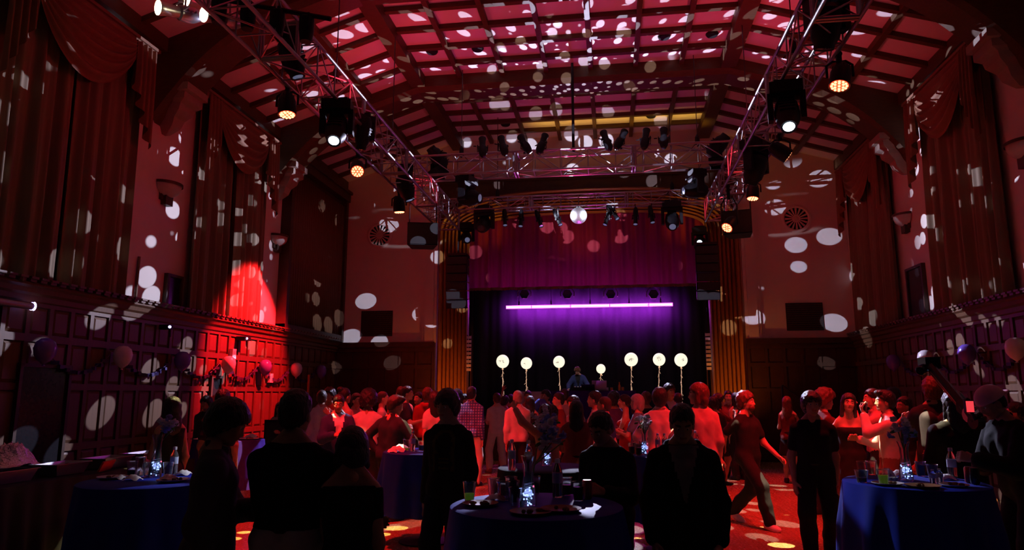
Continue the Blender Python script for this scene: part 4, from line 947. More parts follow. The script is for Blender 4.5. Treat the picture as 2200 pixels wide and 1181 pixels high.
def hair_field(style, res):
    cr = lambda i, dz=0: [ell((0, -.016, .112+dz), (.076+i, .098+i, .094+i)), ell((0, -.05, .07), (.07+i, .06+i, .085+i))]
    if style == 'buzz': return field([(cr(.006), [hairline(.005)])], res, .02, .02)
    if style == 'short': return field([(cr(.016, .004), [hairline(0)])], res, .02, .03, lambda X, Y, Z: wob(.004, 90)(X, Y, Z)+.004*np.abs(np.sin(X*150+Y*70)))
    if style == 'messy': return field([(cr(.026, .006), [hairline(-.012)])], res, .02, .04, lambda X, Y, Z: wob(.009, 62, 1)(X, Y, Z)+.006*np.abs(np.sin(X*120+Y*60))-.003)
    if style == 'bowl': return field([(cr(.028)+[ell((-.055, .02, .11), (.05, .07, .06)), ell((.055, .02, .11), (.05, .07, .06)), ell((0, .06, .14), (.07, .05, .045))], [hairline(-.04)])], res, .02, .03, wob(.004, 80))
    if style == 'quiff': return field([(cr(.018)+[ell((0, .05, .185), (.07, .06, .04))], [hairline(0)])], res, .025, .03, wob(.005, 70))
    if style == 'afro': return field([(cr(.058, .02), [hairline(-.01)])], res, .03, .06, wob(.012, 55))
    lg = [cap_((-.07, -.02, .09), (-.085, -.01, -.1), .035, .03), cap_((.07, -.02, .09), (.085, -.01, -.1), .035, .03)]
    if style == 'long': return field([(cr(.022), [hairline(-.01)]), (lg+[ell((0, -.075, -.02), (.1, .055, .2)), ell((0, -.085, -.13), (.1, .045, .12))], None)], res, .03, .03, wob(.004, 60))
    if style == 'bob': return field([(cr(.026), [hairline(-.01)]), ([cap_((-.075, -.01, .1), (-.085, .005, -.02), .035), cap_((.075, -.01, .1), (.085, .005, -.02), .035), ell((0, -.07, .02), (.1, .06, .1))], None)], res, .03, .03, wob(.003, 70))
    if style == 'curly': return field([(cr(.04), [hairline(-.015)]), (lg+[ell((0, -.075, -.0), (.125, .07, .17))], None)], res, .03, .05, wob(.012, 60))
    if style == 'bun': return field([(cr(.014), [hairline(0)]), ([ell((0, -.1, .19), (.05, .05, .045))], None)], res, .02, .03, wob(.003, 80))
    if style == 'pony': return field([(cr(.014), [hairline(0)]), ([cap_((0, -.11, .14), (0, -.16, .08), .03, .035), cap_((0, -.16, .08), (0, -.15, -.12), .038, .02)], None)], res, .02, .03, wob(.003, 80))
_hair = {}
def hair_of(style, lod):
    if (style, lod) not in _hair: _hair[style, lod] = hair_field(style, .0085 if lod == 'hi' else .0125)
    return _hair[style, lod]
SHOE = {}
SHOE['sneaker'] = field([([ell((0, .05, .03), (.048, .14, .045)), ell((0, -.04, .05), (.043, .06, .06)), cap_((0, .1, .025), (0, .13, .02), .04, .03), cap_((0, -.03, .08), (0, -.02, .1), .045)], [lambda X, Y, Z: -Z, lambda X, Y, Z: Z-.105])], .011, .03, .02)
SHOE['heel'] = field([([ell((0, .06, .025), (.036, .1, .03)), cap_((0, .05, .035), (0, -.06, .075), .028, .03), cap_((0, -.075, .07), (0, -.08, .008), .02, .008)], [lambda X, Y, Z: -Z])], .01, .02, .02)

ARM = dict(down=((.035, .03, -.525), (.3, -1, 0)), hang=((.05, .08, -.51), (.5, -1, 0)), cup=((-.06, .33, -.2), (.6, -.3, -1)), high=((-.08, .34, .02), (.7, -.2, -1)), chest=((-.2, .24, -.24), (.8, -.2, -.8)), hip=((.05, -.03, -.40), (1, -.45, .1)),
           raise_=((.12, .2, .47), (1, .1, 0)), drink=((-.14, .27, .1), (.6, .3, -1)), out=((.42, .22, -.16), (.3, -.5, -1)), face=((-.13, .17, .17), (.8, .2, -1)), fwd=((.0, .46, -.14), (.4, -.2, -1)), side=((.46, .05, .05), (.2, -.4, -1)),
           swing=((.1, .26, -.42), (.3, -1, 0)), back=((.1, -.22, -.44), (.3, -1, 0)), pocket=((.04, .08, -.47), (.9, -.8, 0)), rail=((.12, .3, -.36), (.6, -.6, -.3)))
def ik(a, t, l1, l2, pole):
    d = t-a; L = np.linalg.norm(d); L = min(max(L, abs(l1-l2)+.01), l1+l2-.002); u = nrm(d); c = (l1*l1+L*L-l2*l2)/(2*L); h = math.sqrt(max(0, l1*l1-c*c))
    w = np.array(pole, float); w = nrm(w-u*(w @ u)); return a+u*c+w*h, a+u*L
def Rx(a): c, s = math.cos(a), math.sin(a); return np.array([[1, 0, 0], [0, c, -s], [0, s, c]])
def Ry(a): c, s = math.cos(a), math.sin(a); return np.array([[c, 0, s], [0, 1, 0], [-s, 0, c]])
def Rz(a): c, s = math.cos(a), math.sin(a); return np.array([[c, -s, 0], [s, c, 0], [0, 0, 1]])
npeople = 0
PEOPLE = {}
def person(label, px, py, Y, h=0, fem=0, build=1., lean=0, side=0, head=(0, 0, 0), la='down', ra='down', hands=('relaxed', 'relaxed'), legs='stand', top='tee', topc=(.03, .03, .035), bottom='trousers', botc=(.02, .02, .025),
           hair='short', hairc='black', tone=.3, shoe='sneaker', shoec=(.02, .02, .02), inner=None, hem=None, sH=None, z0=0., bag=None, key=None, beard=False, hsc=1.):
    global npeople; npeople += 1
    lod = 'hi' if Y < 9.5 else 'lo'; res = .0155 if Y < 6.5 else (.021 if Y < 11 else .026)
    Rt = Rx(-R(lean)) @ Ry(R(side)); rs = np.random.default_rng(npeople)
    # legs
    if legs == 'walk': ank = {1: np.array([.075, .34, .1]), -1: np.array([-.075, -.36, .13])}; pz = .885
    elif legs == 'wide': ank = {1: np.array([.17, .03, .085]), -1: np.array([-.17, -.02, .085])}; pz = .935
    elif legs == 'bent': ank = {1: np.array([.1, .1, .085]), -1: np.array([-.1, -.12, .085])}; pz = .9
    else: ank = {1: np.array([.1, .02, .085]), -1: np.array([-.1, -.02, .085])}; pz = .948
    pel = np.array([0, -.10*math.sin(R(lean)), pz]); T = lambda p: pel+Rt @ np.array(p, float)
    w = build*(.93 if fem else 1.0)
    # torso
    def torso(i, fem=fem):
        q = [cap_(T((s*.072*w, 0, .33)), T((s*.058*w, 0, .13)), .098*w+i, (.082 if fem else .092)*w+i) for s in (-1, 1)]
        q += [cap_(T((-.1*w, -.01, .425)), T((.1*w, -.01, .425)), (.054 if fem else .06)+i*.8), cap_(T((0, -.02, .48)), T((0, -.012, .56)), .05+i*.5, .046+i*.3)]
        for s in (-1, 1):
            q += [cap_(T((s*.052*w, .0, .11)), T((s*.075*w, -.005, .0)), (.08 if fem else .09)*w+i, (.108 if fem else .1)*w+i), ell(T((s*.068*w, -.05, -.05)), np.array([.082, .085, .09])*w+i), cap_(T((s*.135*w, -.012, .43)), T((s*.03, -.015, .545)), .045+i*.5, .042+i*.2)]
            if fem: q.append(ell(T((s*.06, .085, .3)), np.array([.056, .052, .056])+i*.7))
        return q
    S, E_, Wr, Hd = {}, {}, {}, {}
    for s, nm in ((-1, la), (1, ra)):
        off, pole = ARM[nm] if isinstance(nm, str) else nm
        sh = T((s*(.165 if not fem else .15)*w, -.01, .405)); S[s] = sh
        E_[s], Wr[s] = ik(sh, sh+np.array([s*off[0], off[1], off[2]]), .29, .255, (s*pole[0], pole[1], pole[2])); Hd[s] = nrm(Wr[s]-E_[s])
    K = {}; HP = {}
    for s in (-1, 1):
        HP[s] = T((s*.088, 0, -.03)); K[s], ank[s] = ik(HP[s], ank[s], .435, .42, (s*.15, 1, 0))
    def legp(i, j=0.):
        q = []
        for s in (-1, 1): q += [cap_(HP[s], K[s], .083*w+i, .058+i+j), cap_(K[s], K[s]*.45+ank[s]*.55+np.array([0, -.012, 0]), .055+i+j, .052+i+j), cap_(K[s]*.45+ank[s]*.55+np.array([0, -.012, 0]), ank[s], .052+i+j, .037+i+j*1.6)]
        return q
    def armp(i, t0=0., t1=2., k=1.):
        q = []
        for s in (-1, 1):
            r = (.046 if not fem else .038)*build**.5
            q.append(cap_(S[s], E_[s] if t1 >= 1 else S[s]+(E_[s]-S[s])*t1, r*1.15+i, r*.9+i*k))
            if t1 > 1: q.append(cap_(E_[s], E_[s]+(Wr[s]-E_[s])*(t1-1), r*.92+i*k, r*.66+i*k))
        return q
    body = [field([(torso(-.006)+legp(-.004)+armp(-.002), None)], res, .035)]
    # head
    ho = T((0, .0, .582)); Hm = Rt @ Rz(R(head[1])) @ Rx(-R(head[0])) @ Ry(R(head[2]))
    hs = (.94 if fem else .97)*hsc
    HT = lambda V: (V*hs) @ Hm.T+ho+Hm @ np.array([0, .015, .012])
    parts = [(body[0][0], body[0][1], 0)]+[(HT(V), Q, m) for V, Q, m in HEAD[fem, lod]]
    hd = {}
    for s, hn in ((-1, hands[0]), (1, hands[1])):
        V, Q = HAND[hn, lod]
        if s < 0: V, Q = mirror(V, Q)
        th = np.array([-s*.35, 1, .25]) if Hd[s][2] < -.5 else np.array([-s*.6, .1, 1.0]); z = -Hd[s]; y = nrm(th-z*(th @ z)); x = np.cross(y, z); A = np.column_stack([x, y, z])
        hd[s] = (Wr[s]+A @ np.array([-s*.03, .0, -.095]), A); parts.append(((V*(.93 if fem else 1.03)) @ A.T+Wr[s]+Hd[s]*.02, Q, 0))
    # size and place: the top of the hair lands on the photograph's point
    hv, hq = hair_of(hair if hair != 'cap' else 'buzz', lod); hvt = HT(hv); ztop = hvt[:, 2].max()
    tgt = onY(px, py, Y); sc = (tgt[2]-z0)/ztop if sH is None else sH
    c, s_ = math.cos(R(h)), math.sin(R(h)); hx = (HT(np.array([[0, 0, .1]]))[0])*sc
    root = np.array([tgt[0]-(c*hx[0]-s_*hx[1]), tgt[1]-(s_*hx[0]+c*hx[1]), z0])
    if sH is not None: root[2] = z0
    t = thing('person', label, 'person', tuple(root), R(h)); t.scale = (sc, sc, sc)
    sk, hm = skin(tone), hairm(hairc)
    lip = cloth((.35, .1, .08), .4, 'lip'); ew = cloth((.7, .68, .65), .25, 'eye')
    link('body', to_mesh('body', parts, [sk, lip, hairm('dark'), ew]), t)
    link('hair', to_mesh('hair', [(hvt, hq, 0)], [hm]), t)
    if hair == 'cap':
        cv, cq = field([([ell((0, -.014, .112), (.098, .122, .114))], [lambda X, Y, Z: (.098-Z)]), ([ell((0, -.12, .1), (.07, .06, .014))], None)], .011, .01, .02); link('cap', to_mesh('cap', [(HT(cv), cq, 0)], [cloth((.75, .4, .5), .8)]), t)
    if beard:
        bv, bq = field([([ell((0, .05, .0), (.06, .06, .045))], [lambda X, Y, Z: .03-Y, lambda X, Y, Z: Z-.03])], .01, .01, .02); link('beard', to_mesh('beard', [(HT(bv), bq, 0)], [hm]), t)
    # clothes
    zc = lambda X, Y, Z: Rt[0, 2]*(X-pel[0])+Rt[1, 2]*(Y-pel[1])+Rt[2, 2]*(Z-pel[2])
    below = lambda z: (lambda X, Y, Z: z-zc(X, Y, Z)); above = lambda z: (lambda X, Y, Z: zc(X, Y, Z)-z)
    wr = wob(.0045, 34, npeople); hz = {'tee': -.1, 'long': -.09, 'jacket': -.2, 'hoodie': -.1, 'tank': -.08, 'off': -.08, 'dress': -.38, 'shirt': -.1}[top] if hem is None else hem
    tm = cloth(topc, .85); nl = .515 if top not in ('dress', 'off', 'tank') else {'dress': .36, 'off': .44, 'tank': .45}[top]
    i0 = {'tee': .014, 'shirt': .018, 'long': .016, 'jacket': .03, 'hoodie': .03, 'tank': .008, 'off': .01, 'dress': .008}[top]
    g = [(torso(i0)+([cap_(T((s*.07, 0, -.0)), T((s*.09, 0, -.3)), .1*w+i0, .1+i0) for s in (-1, 1)] if hz < -.12 and top != 'dress' else []), [below(hz), above(nl)])]
    if top == 'dress':
        g[0][0].extend([cap_(T((-.045, 0, .0)), np.array([-.07, 0, pz+hz]), .115*w, .14), cap_(T((.045, 0, .0)), np.array([.07, 0, pz+hz]), .115*w, .14)])
        g[0] = (g[0][0], [lambda X, Y, Z: (pz+hz)-Z+0*X+0*Y, above(nl)])
        g.append(([cap_(T((s*.085, .05, .36)), T((s*.09, -.02, .49)), .014) for s in (-1, 1)], None))
    t1 = {'tee': .62, 'shirt': 1.93, 'long': 1.93, 'jacket': 1.95, 'hoodie': 1.95, 'off': .45}.get(top)
    if t1: g.append((armp(i0*1.05, 0, t1, 1.1 if top != 'tee' else 1.35), [above(.43)] if top == 'off' else None))
    if top == 'hoodie': g.append(([cap_(T((s*.09, -.03, .5)), T((0, -.12, .47)), .04, .055) for s in (-1, 1)]+[cap_(T((s*.09, -.03, .5)), T((s*.05, .07, .45)), .035, .025) for s in (-1, 1)], None))
    if top in ('shirt', 'jacket'): g.append(([cap_(T((s*.055, -.03, .545)), T((s*.03, .055, .5)), .018) for s in (-1, 1)]+[cap_(T((-.05, -.05, .545)), T((.05, -.05, .545)), .018)], None))
    V, Q = field(g, res, .03, .03, wr); mats = [tm]; mi = 0
    if inner is not None:
        C = V[Q].mean(1)-pel; L = C @ Rt; mi = ((np.abs(L[:, 0]) < np.clip((L[:, 2]-.12)*.26, 0, .2)) & (L[:, 1] > .03)).astype(int); mats.append(cloth(inner, .8))
    link({'tee': 'tee_shirt', 'long': 'sweater', 'off': 'blouse', 'tank': 'tank_top'}.get(top, top), to_mesh(top, [(V, Q, mi)], mats), t)
    if bottom in ('trousers', 'shorts'):
        lg = legp(.017, .012); cuts = [above(.07)]
        g = [(lg+[cap_(T((s*.052*w, 0, .11)), T((s*.075*w, -.005, 0)), .1*w, .112*w) for s in (-1, 1)]+[ell(T((s*.068*w, -.05, -.05)), np.array([.092, .095, .1])*w) for s in (-1, 1)], cuts+([lambda X, Y, Z: .55-Z+0*X+0*Y] if bottom == 'shorts' else []))]
        V, Q = field(g, res, .03, .03, wr); link(bottom, to_mesh(bottom, [(V, Q, 0)], [cloth(botc, .85)]), t)
        V, Q = field([([cap_(T((s*.05*w, 0, .06)), T((s*.051*w, 0, .06)), .108*w) for s in (-1, 1)], [below(.045), above(.078)])], .014, .03, .02)
        if Y < 12 and len(V): link('belt', to_mesh('belt', [(V, Q, 0)], [cloth((.015, .012, .01), .4)]), t)
    elif bottom == 'skirt':
        zz = pz-.42; g = [([cap_(T((s*.05, 0, .05)), np.array([s*.08, 0, zz]), .1*w+.01, .15) for s in (-1, 1)], [above(.09), lambda X, Y, Z: zz+.02-Z+0*X+0*Y])]
        V, Q = field(g, res, .03, .03, wob(.006, 40, npeople)); link('skirt', to_mesh('skirt', [(V, Q, 0)], [cloth(botc, .85)]), t)
    for s in (-1, 1):
        V, Q = SHOE[shoe]; a = R(-s*12); ft = ank[s]; lift = Rx(R(-28)) if legs == 'walk' and s < 0 else np.eye(3)
        p = ft-np.array([0, 0, .085]); p[2] = max(p[2], 0) if not (legs == 'walk') else (.045 if s < 0 else 0)
        link('shoe', to_mesh('shoe', [(V @ (Rz(a) @ lift).T+p, Q, 0)], [cloth(shoec, .5)]), t)
    if bag is not None:
        V, Q = field([([cap_(T((-.09, -.17, .36)), T((-.09, -.17, .1)), .085), cap_(T((.09, -.17, .36)), T((.09, -.17, .1)), .085)], None), ([cap_(T((s*.1, -.1, .46)), T((s*.11, .1, .4)), .018) for s in (-1, 1)]+[cap_(T((s*.11, .1, .4)), T((s*.11, .1, .15)), .018) for s in (-1, 1)], None)], .015, .04, .03)
        link('backpack', to_mesh('backpack', [(V, Q, 0)], [cloth(bag, .7)]), t)
    def world(p): p = np.array(p)*sc; return np.array([root[0]+c*p[0]-s_*p[1], root[1]+s_*p[0]+c*p[1], root[2]+p[2]])
    info = dict(hand={s: world(hd[s][0]) for s in (-1, 1)}, root=root, sc=sc, head=world(ho), obj=t)
    if key: PEOPLE[key] = info
    return info
# ------------------------------------------------------------------ the crowd
BK, NV, WH, RD, GY, KH, DN = (.014, .014, .017), (.02, .03, .11), (.52, .5, .5), (.5, .03, .03), (.2, .2, .22), (.5, .45, .36), (.03, .04, .09)
# nearest, dark against the light
person('person in grey jacket, profile toward right, nearest dark figure beside the left blue table', 497, 850, 3.75, -62, head=(24, 0, 0), la='chest', ra='down', top='jacket', topc=(.075, .075, .09), botc=(.03, .045, .09), hair='bowl', tone=.35)
person('broad person from behind in black sweater and pale trousers, nearest of all', 640, 833, 3.75, 0, build=1.12, head=(4, 0, 0), la='chest', ra='chest', top='long', hem=.06, topc=(.008, .008, .01), botc=(.5, .46, .42), hair='short', tone=.35)
person('woman in off-shoulder black top, head bowed, right of the broad black sweater back', 757, 912, 3.75, 15, fem=1, lean=10, head=(18, 20, 0), la='chest', ra='down', top='off', topc=(.008, .008, .01), bottom='skirt', botc=BK, hair='bob', tone=.3, shoe='heel')
person('person facing the room in black sweatshirt with faded chest print, long dark hem', 960, 832, 5.85, 172, build=.93, head=(8, -12, 0), la='down', ra='down', top='long', hem=-.30, topc=(.022, .018, .012), botc=BK, hair='bowl', tone=.4, key='print')
person('person in dark hooded jacket over pale sweatshirt, looking down, at the middle front', 1464, 864, 4.75, 178, build=1.0, head=(26, 0, 0), la='hang', ra='hang', top='hoodie', topc=(.007, .007, .009), inner=(.2, .19, .19), hem=-.24, botc=BK, hair='short', tone=.4, key='hood')
person('person in black stooping over the middle front table, facing the room', 1288, 880, 5.15, 160, build=1.0, lean=10, head=(20, -15, 0), la='cup', ra='down', top='long', topc=(.012, .012, .018), botc=BK, hair='short', tone=.4)
person('person with dark bowl hair in black clothes holding a cup low, standing by right aisle', 1741, 837, 8.0, 168, head=(0, 12, 0), la='down', ra='hang', hands=('grip', 'relaxed'), top='tee', topc=(.008, .008, .01), botc=(.008, .008, .01), hair='bowl', tone=.35, legs='bent', key='cuplow')
person('walking person in black tee and trousers with white sneakers', 1602, 836, 9.9, -140, head=(0, 25, 0), la='swing', ra='back', legs='walk', top='tee', topc=(.014, .012, .013), botc=(.014, .013, .014), hair='messy', hairc='auburn', tone=.3, shoec=(.8, .78, .78), beard=True)
person('camera operator with backpack seen from behind, reddish hair', 2000, 806, 9.0, -15, head=(-6, 0, 0), la='high', ra='high', hands=('grip', 'grip'), top='jacket', topc=(.03, .025, .035), botc=BK, hair='messy', hairc='auburn', tone=.35, bag=(.05, .04, .05), key='cam')
person('very dark long haired figure in front of the camera operator', 2044, 836, 7.3, 5, build=1.12, la='chest', ra='chest', top='jacket', topc=(.006, .006, .007), botc=BK, hair='long', tone=.4)
person('person in pink cap and black clothes leaning toward the right blue table', 2122, 829, 6.4, 95, build=1.12, lean=14, head=(16, 0, 0), la='cup', ra='chest', hands=('grip', 'relaxed'), top='jacket', topc=(.007, .007, .008), botc=(.01, .01, .012), hair='cap', tone=.4)
person('person behind the pink cap in red lit shirt', 2178, 862, 9, 60, top='shirt', topc=(.4, .12, .1), hair='short')
# left side
person('woman with long straight black hair and sleeveless top behind the left blue table', 370, 850, 7.2, 60, fem=1, la='chest', ra='down', top='tank', topc=BK, hair='long', tone=.3)
person('person in dark shirt facing the room beside the long haired woman', 444, 848, 11.7, 175, la='rail', ra='down', top='shirt', topc=(.05, .045, .05), hair='bowl', tone=.4)
person('person whose dark hair shows just above the grey jacket figure', 481, 834, 8.2, 10, top='tee', hair='short')
person('woman in pale top with red lit hands, in the gap between two dark backs', 602, 862, 12, -160, fem=1, la='cup', ra='chest', top='tee', topc=(.5, .45, .45), hair='long', tone=.25)
person('person in white shirt from behind, left of the navy suit', 692, 837, 11.6, 20, top='shirt', topc=WH, hair='short', hairc='dark')
person('person in navy suit and pale shirt looking down at right', 728, 846, 10, -150, head=(16, -10, 0), la='cup', ra='cup', top='jacket', topc=NV, inner=(.6, .62, .7), hair='short', tone=.5)
person('woman with hair up and tan strap dress behind the navy suit', 742, 830, 10.9, -30, fem=1, top='tank', topc=(.45, .35, .25), bottom='skirt', botc=BK, hair='bun', tone=.25)
person('red faced person far behind the white shirt', 708, 829, 12.6, 160, top='tee', topc=RD, hair='messy')
person('person raising one pink arm near the tousled hair', 767, 843, 12.2, -120, ra='high', top='long', topc=(.6, .3, .3), hair='short', tone=.3)
person('person with big round hair and red lit pale shirt, arm stretched to the left', 793, 832, 11, 8, la='side', ra='out', head=(10, 0, 0), top='shirt', topc=(.7, .62, .6), botc=BK, hair='afro', tone=.4, lean=6, hsc=1.12)
person('balding red lit person in white shirt behind the big round hair', 824, 840, 12.2, -70, top='tee', topc=WH, hair='buzz', hairc='brown', tone=.1)
person('person in dark shirt with pale lit hair, hand on hip at small table', 852, 847, 9.6, -20, build=1.15, head=(14, -30, 0), la='hip', ra='rail', top='shirt', topc=(.02, .025, .04), botc=BK, hair='quiff', hairc='dark', tone=.3, side=3, hsc=1.1)
person('person in profile to the right with lit ear, patterned dark shirt', 876, 828, 13, -80, la='down', ra='cup', top='tee', topc=(.04, .03, .05), hair='short', tone=.2)
person('red lit bare head just left of the profile', 861, 829, 13.6, 20, top='tee', topc=RD, hair='buzz', hairc='brown', tone=.15)
person('person in red hoodie from behind', 919, 830, 13.4, 10, top='hoodie', topc=(.5, .04, .04), hair='messy', hairc='auburn', tone=.25)
person('dark haired person in the gap left of the red hoodie', 899, 841, 14.2, 150, top='tee', hair='short')
person('person with long dark hair and white sleeve behind the chest print sweatshirt', 934, 838, 11.2, 30, fem=1, top='tee', topc=WH, hair='long', tone=.3)
person('wavy haired woman with pale lit face left of the plaid shirt', 998, 844, 15, -130, fem=1, top='tee', topc=GY, hair='curly', tone=.2)
person('tall dark person at the orange jamb', 983, 833, 13.4, 0, top='tee', topc=BK, hair='messy', tone=.4)
person('person in blue plaid shirt and khaki trousers from behind', 1014, 829, 13.3, -8, la='down', ra='down', top='shirt', topc=(.10, .14, .42), botc=(.62, .58, .5), hair='short', tone=.3, key='plaid')
# middle
person('person in red lit polo and grey trousers turned away at the open floor', 1067, 843, 15.6, 25, la='chest', ra='chest', top='tee', topc=(.5, .4, .4), botc=(.42, .4, .38), hair='short', hairc='brown', legs='wide', tone=.2, shoec=(.2, .1, .06))
person('person in red jacket right of the grey trousers', 1086, 848, 16.3, -30, top='long', topc=(.5, .08, .08), botc=(.35, .05, .05), hair='messy', tone=.3)
person('person near the stage holding one red hand up high', 1098, 846, 17.0, -10, ra='down', la='raise_', top='tee', topc=(.2, .05, .05), hair='short')
person('person with silver lit hair in white shirt and dark trousers', 1112, 838, 12.8, 15, la='down', ra='chest', top='shirt', topc=WH, botc=BK, hair='short', hairc='grey', tone=.25)
person('person in beige long sleeves with one arm thrown up', 1172, 866, 9.6, -5, la=((.36, .2, .34), (1, .1, .3)), ra='cup', top='long', topc=(.34, .22, .17), botc=(.03, .03, .06), hair='messy', tone=.3, side=-3)
person('woman with gleaming black hair and bare red arm', 1139, 849, 14, 0, fem=1, ra='cup', top='tank', topc=BK, botc=BK, hair='long', tone=.2)
person('red faced person behind the gleaming black hair', 1134, 838, 16, 180, top='tee', topc=RD, hair='short', tone=.2)
person('person in blue jacket pressing a hand to the face', 1172, 835, 15, 150, la='face', ra='face', top='jacket', topc=(.06, .09, .4), hair='messy', tone=.35)
person('person with reddened face turned left under dark hair', 1199, 842, 12.6, 110, top='tee', topc=(.15, .03, .03), hair='short', tone=.3)
person('woman in profile to the left with dark wavy hair', 1181, 866, 10.6, 75, fem=1, top='tee', topc=(.25, .06, .04), hair='curly', tone=.35)
person('dark haired person below the bent figure on stage', 1213, 834, 14.2, 0, top='tee', topc=GY, hair='short')
person('person tilting a reddened face, centre of the crowd', 1231, 848, 12, 130, head=(0, 0, 14), top='tee', topc=(.2, .2, .24), hair='bowl', tone=.3)
person('woman with long black hair and maroon top seen from behind', 1238, 858, 9.0, 0, fem=1, build=1.15, la='chest', ra='chest', top='tee', topc=(.26, .055, .05), botc=BK, hair='long', tone=.4)
person('person with laughing red profile to the left and short dark hair', 1276, 838, 11, 80, la='cup', ra='cup', top='shirt', topc=WH, hair='short', tone=.25)
person('shaved red lit head in profile, in front of the laughing profile', 1297, 851, 10.1, 72, top='tee', topc=NV, hair='buzz', hairc='brown', tone=.2)
person('dark round head against the stage table skirt', 1318, 838, 14.2, 0, top='tee', topc=(.12, .05, .18), hair='afro', tone=.5)
person('woman in dark red dress facing left, holding pale cup', 1340, 846, 12, 85, fem=1, la='cup', ra='cup', hands=('grip', 'grip'), top='dress', topc=(.3, .03, .03), hem=-.75, bottom=None, hair='pony', tone=.15, shoe='heel', key='cupA')
person('woman with pale bob and denim blue top, white cup in hand', 1367, 845, 11.3, 65, fem=1, la='cup', ra='cup', hands=('grip', 'grip'), top='tee', topc=(.13, .2, .32), bottom='skirt', botc=BK, hair='bob', hairc='grey', tone=.1, shoe='heel', key='cupB')
person('reddish haired head behind the pale bob', 1388, 839, 13.5, -10, top='tee', topc=BK, hair='messy', hairc='auburn')
person('person in orange red shirt with white lit shoulder, back turned', 1417, 830, 9.7, -5, la='rail', ra='chest', top='shirt', topc=(.75, .52, .48), botc=BK, hair='bowl', hairc='dark', tone=.25)
person('tall person with red lit face behind the orange red shirt', 1438, 821, 13, -150, top='jacket', topc=NV, inner=(.5, .5, .55), hair='messy', tone=.35)
person('dark figure between the orange red shirt and the pale red back', 1456, 843, 14.2, 0, top='tee', hair='short')
person('person with copper hair and loose red lit shirt, face turned left', 1498, 820, 9.1, 25, head=(0, 55, 0), la='rail', ra='down', top='shirt', topc=(.6, .3, .27), hem=-.3, botc=BK, hair='bob', hairc='auburn', tone=.1)
person('dark haired person by the far jamb', 1531, 850, 13.5, 10, top='tee', hair='messy')
person('woman with curly dark hair and dark skirt holding a red lit cup, heels', 1544, 843, 14.2, -75, fem=1, la='cup', ra='high', hands=('grip', 'grip'), top='tee', topc=(.1, .02, .02), bottom='skirt', botc=BK, hair='curly', tone=.2, shoe='heel', key='cupC')
person('person in dark red shirt behind the curly haired woman', 1564, 838, 15.4, 170, top='shirt', topc=(.2, .04, .04), hair='short', tone=.3)
person('dark haired woman before the right orange jamb', 1580, 842, 15.0, 20, fem=1, top='tank', topc=GY, hair='long', tone=.2)
# right
person('woman from behind with red streaked long hair, arm reaching right', 1690, 850, 14.6, -20, fem=1, ra='high', la='cup', top='tank', topc=(.12, .02, .02), bottom='skirt', botc=BK, hair='long', hairc='auburn', tone=.2)
person('person with curly red lit hair leaning in, behind the bowl haired figure', 1772, 830, 10.8, -80, lean=8, ra='high', la='down', top='tee', topc=(.12, .02, .02), hair='afro', hairc='auburn', tone=.25, legs='wide')
person('smiling woman in short black dress facing the room', 1822, 843, 9.7, 172, fem=1, head=(-4, 0, -6), la='side', ra='hip', top='dress', topc=(.02, .01, .012), hem=-.32, bottom=None, hair='long', hairc='dark', tone=.12, shoe='heel')
person('person in pale pink shirt and belt drinking from a cup, facing left', 1898, 836, 9.2, 82, la='drink', ra='cup', hands=('grip', 'relaxed'), top='shirt', topc=(.72, .55, .52), hem=-.02, botc=(.35, .12, .1), hair='quiff', tone=.15, key='drink')
person('person behind the drinker with both hands raised to the mouth', 1871, 833, 10.3, 85, la='drink', ra='drink', hands=('grip', 'grip'), top='shirt', topc=(.55, .25, .24), botc=BK, hair='short', tone=.15)
person('dark haired person far behind the drinker', 1916, 829, 12.5, 30, top='tee', topc=BK, hair='messy')
person('person in brown shirt in the dark beside the drinker', 1940, 850, 10.5, 100, top='tee', topc=BK, hair='short', tone=.4)
# the person on the stage
person('person in open blue blazer bending over the stage table', 1240, 786, 20.55, 172, lean=24, head=(14, -8, 0), la='rail', ra='rail', hands=('fist', 'open'), top='jacket', topc=(.035, .05, .15), inner=(.02, .02, .025), botc=BK, hair='messy', hairc='auburn', tone=.4, z0=1.0, beard=True)
# faded chest print on the sweatshirt, as flat ink
i = PEOPLE['print']
sw = [c for c in i['obj'].children if c.name.startswith('sweater')][0]
P_ = cloth((.09, .05, .012), .8, 'print')
vs = np.empty(len(sw.data.vertices)*3, np.float32); sw.data.vertices.foreach_get('co', vs); vs = vs.reshape(-1, 3)
sw.data.materials.append(P_)
for p in sw.data.polygons:
    c = p.center
    if c.y > .05:
        rr = math.hypot(c.x, (c.z-1.3)*.8)
        if .075 < rr < .1 and c.z > 1.22 or (abs(abs(c.x)-.085) < .012 and 1.08 < c.z < 1.24) or (abs(c.x) < .05 and 1.1 < c.z < 1.2 and math.sin(c.z*160) > .2): p.material_index = len(sw.data.materials)-1
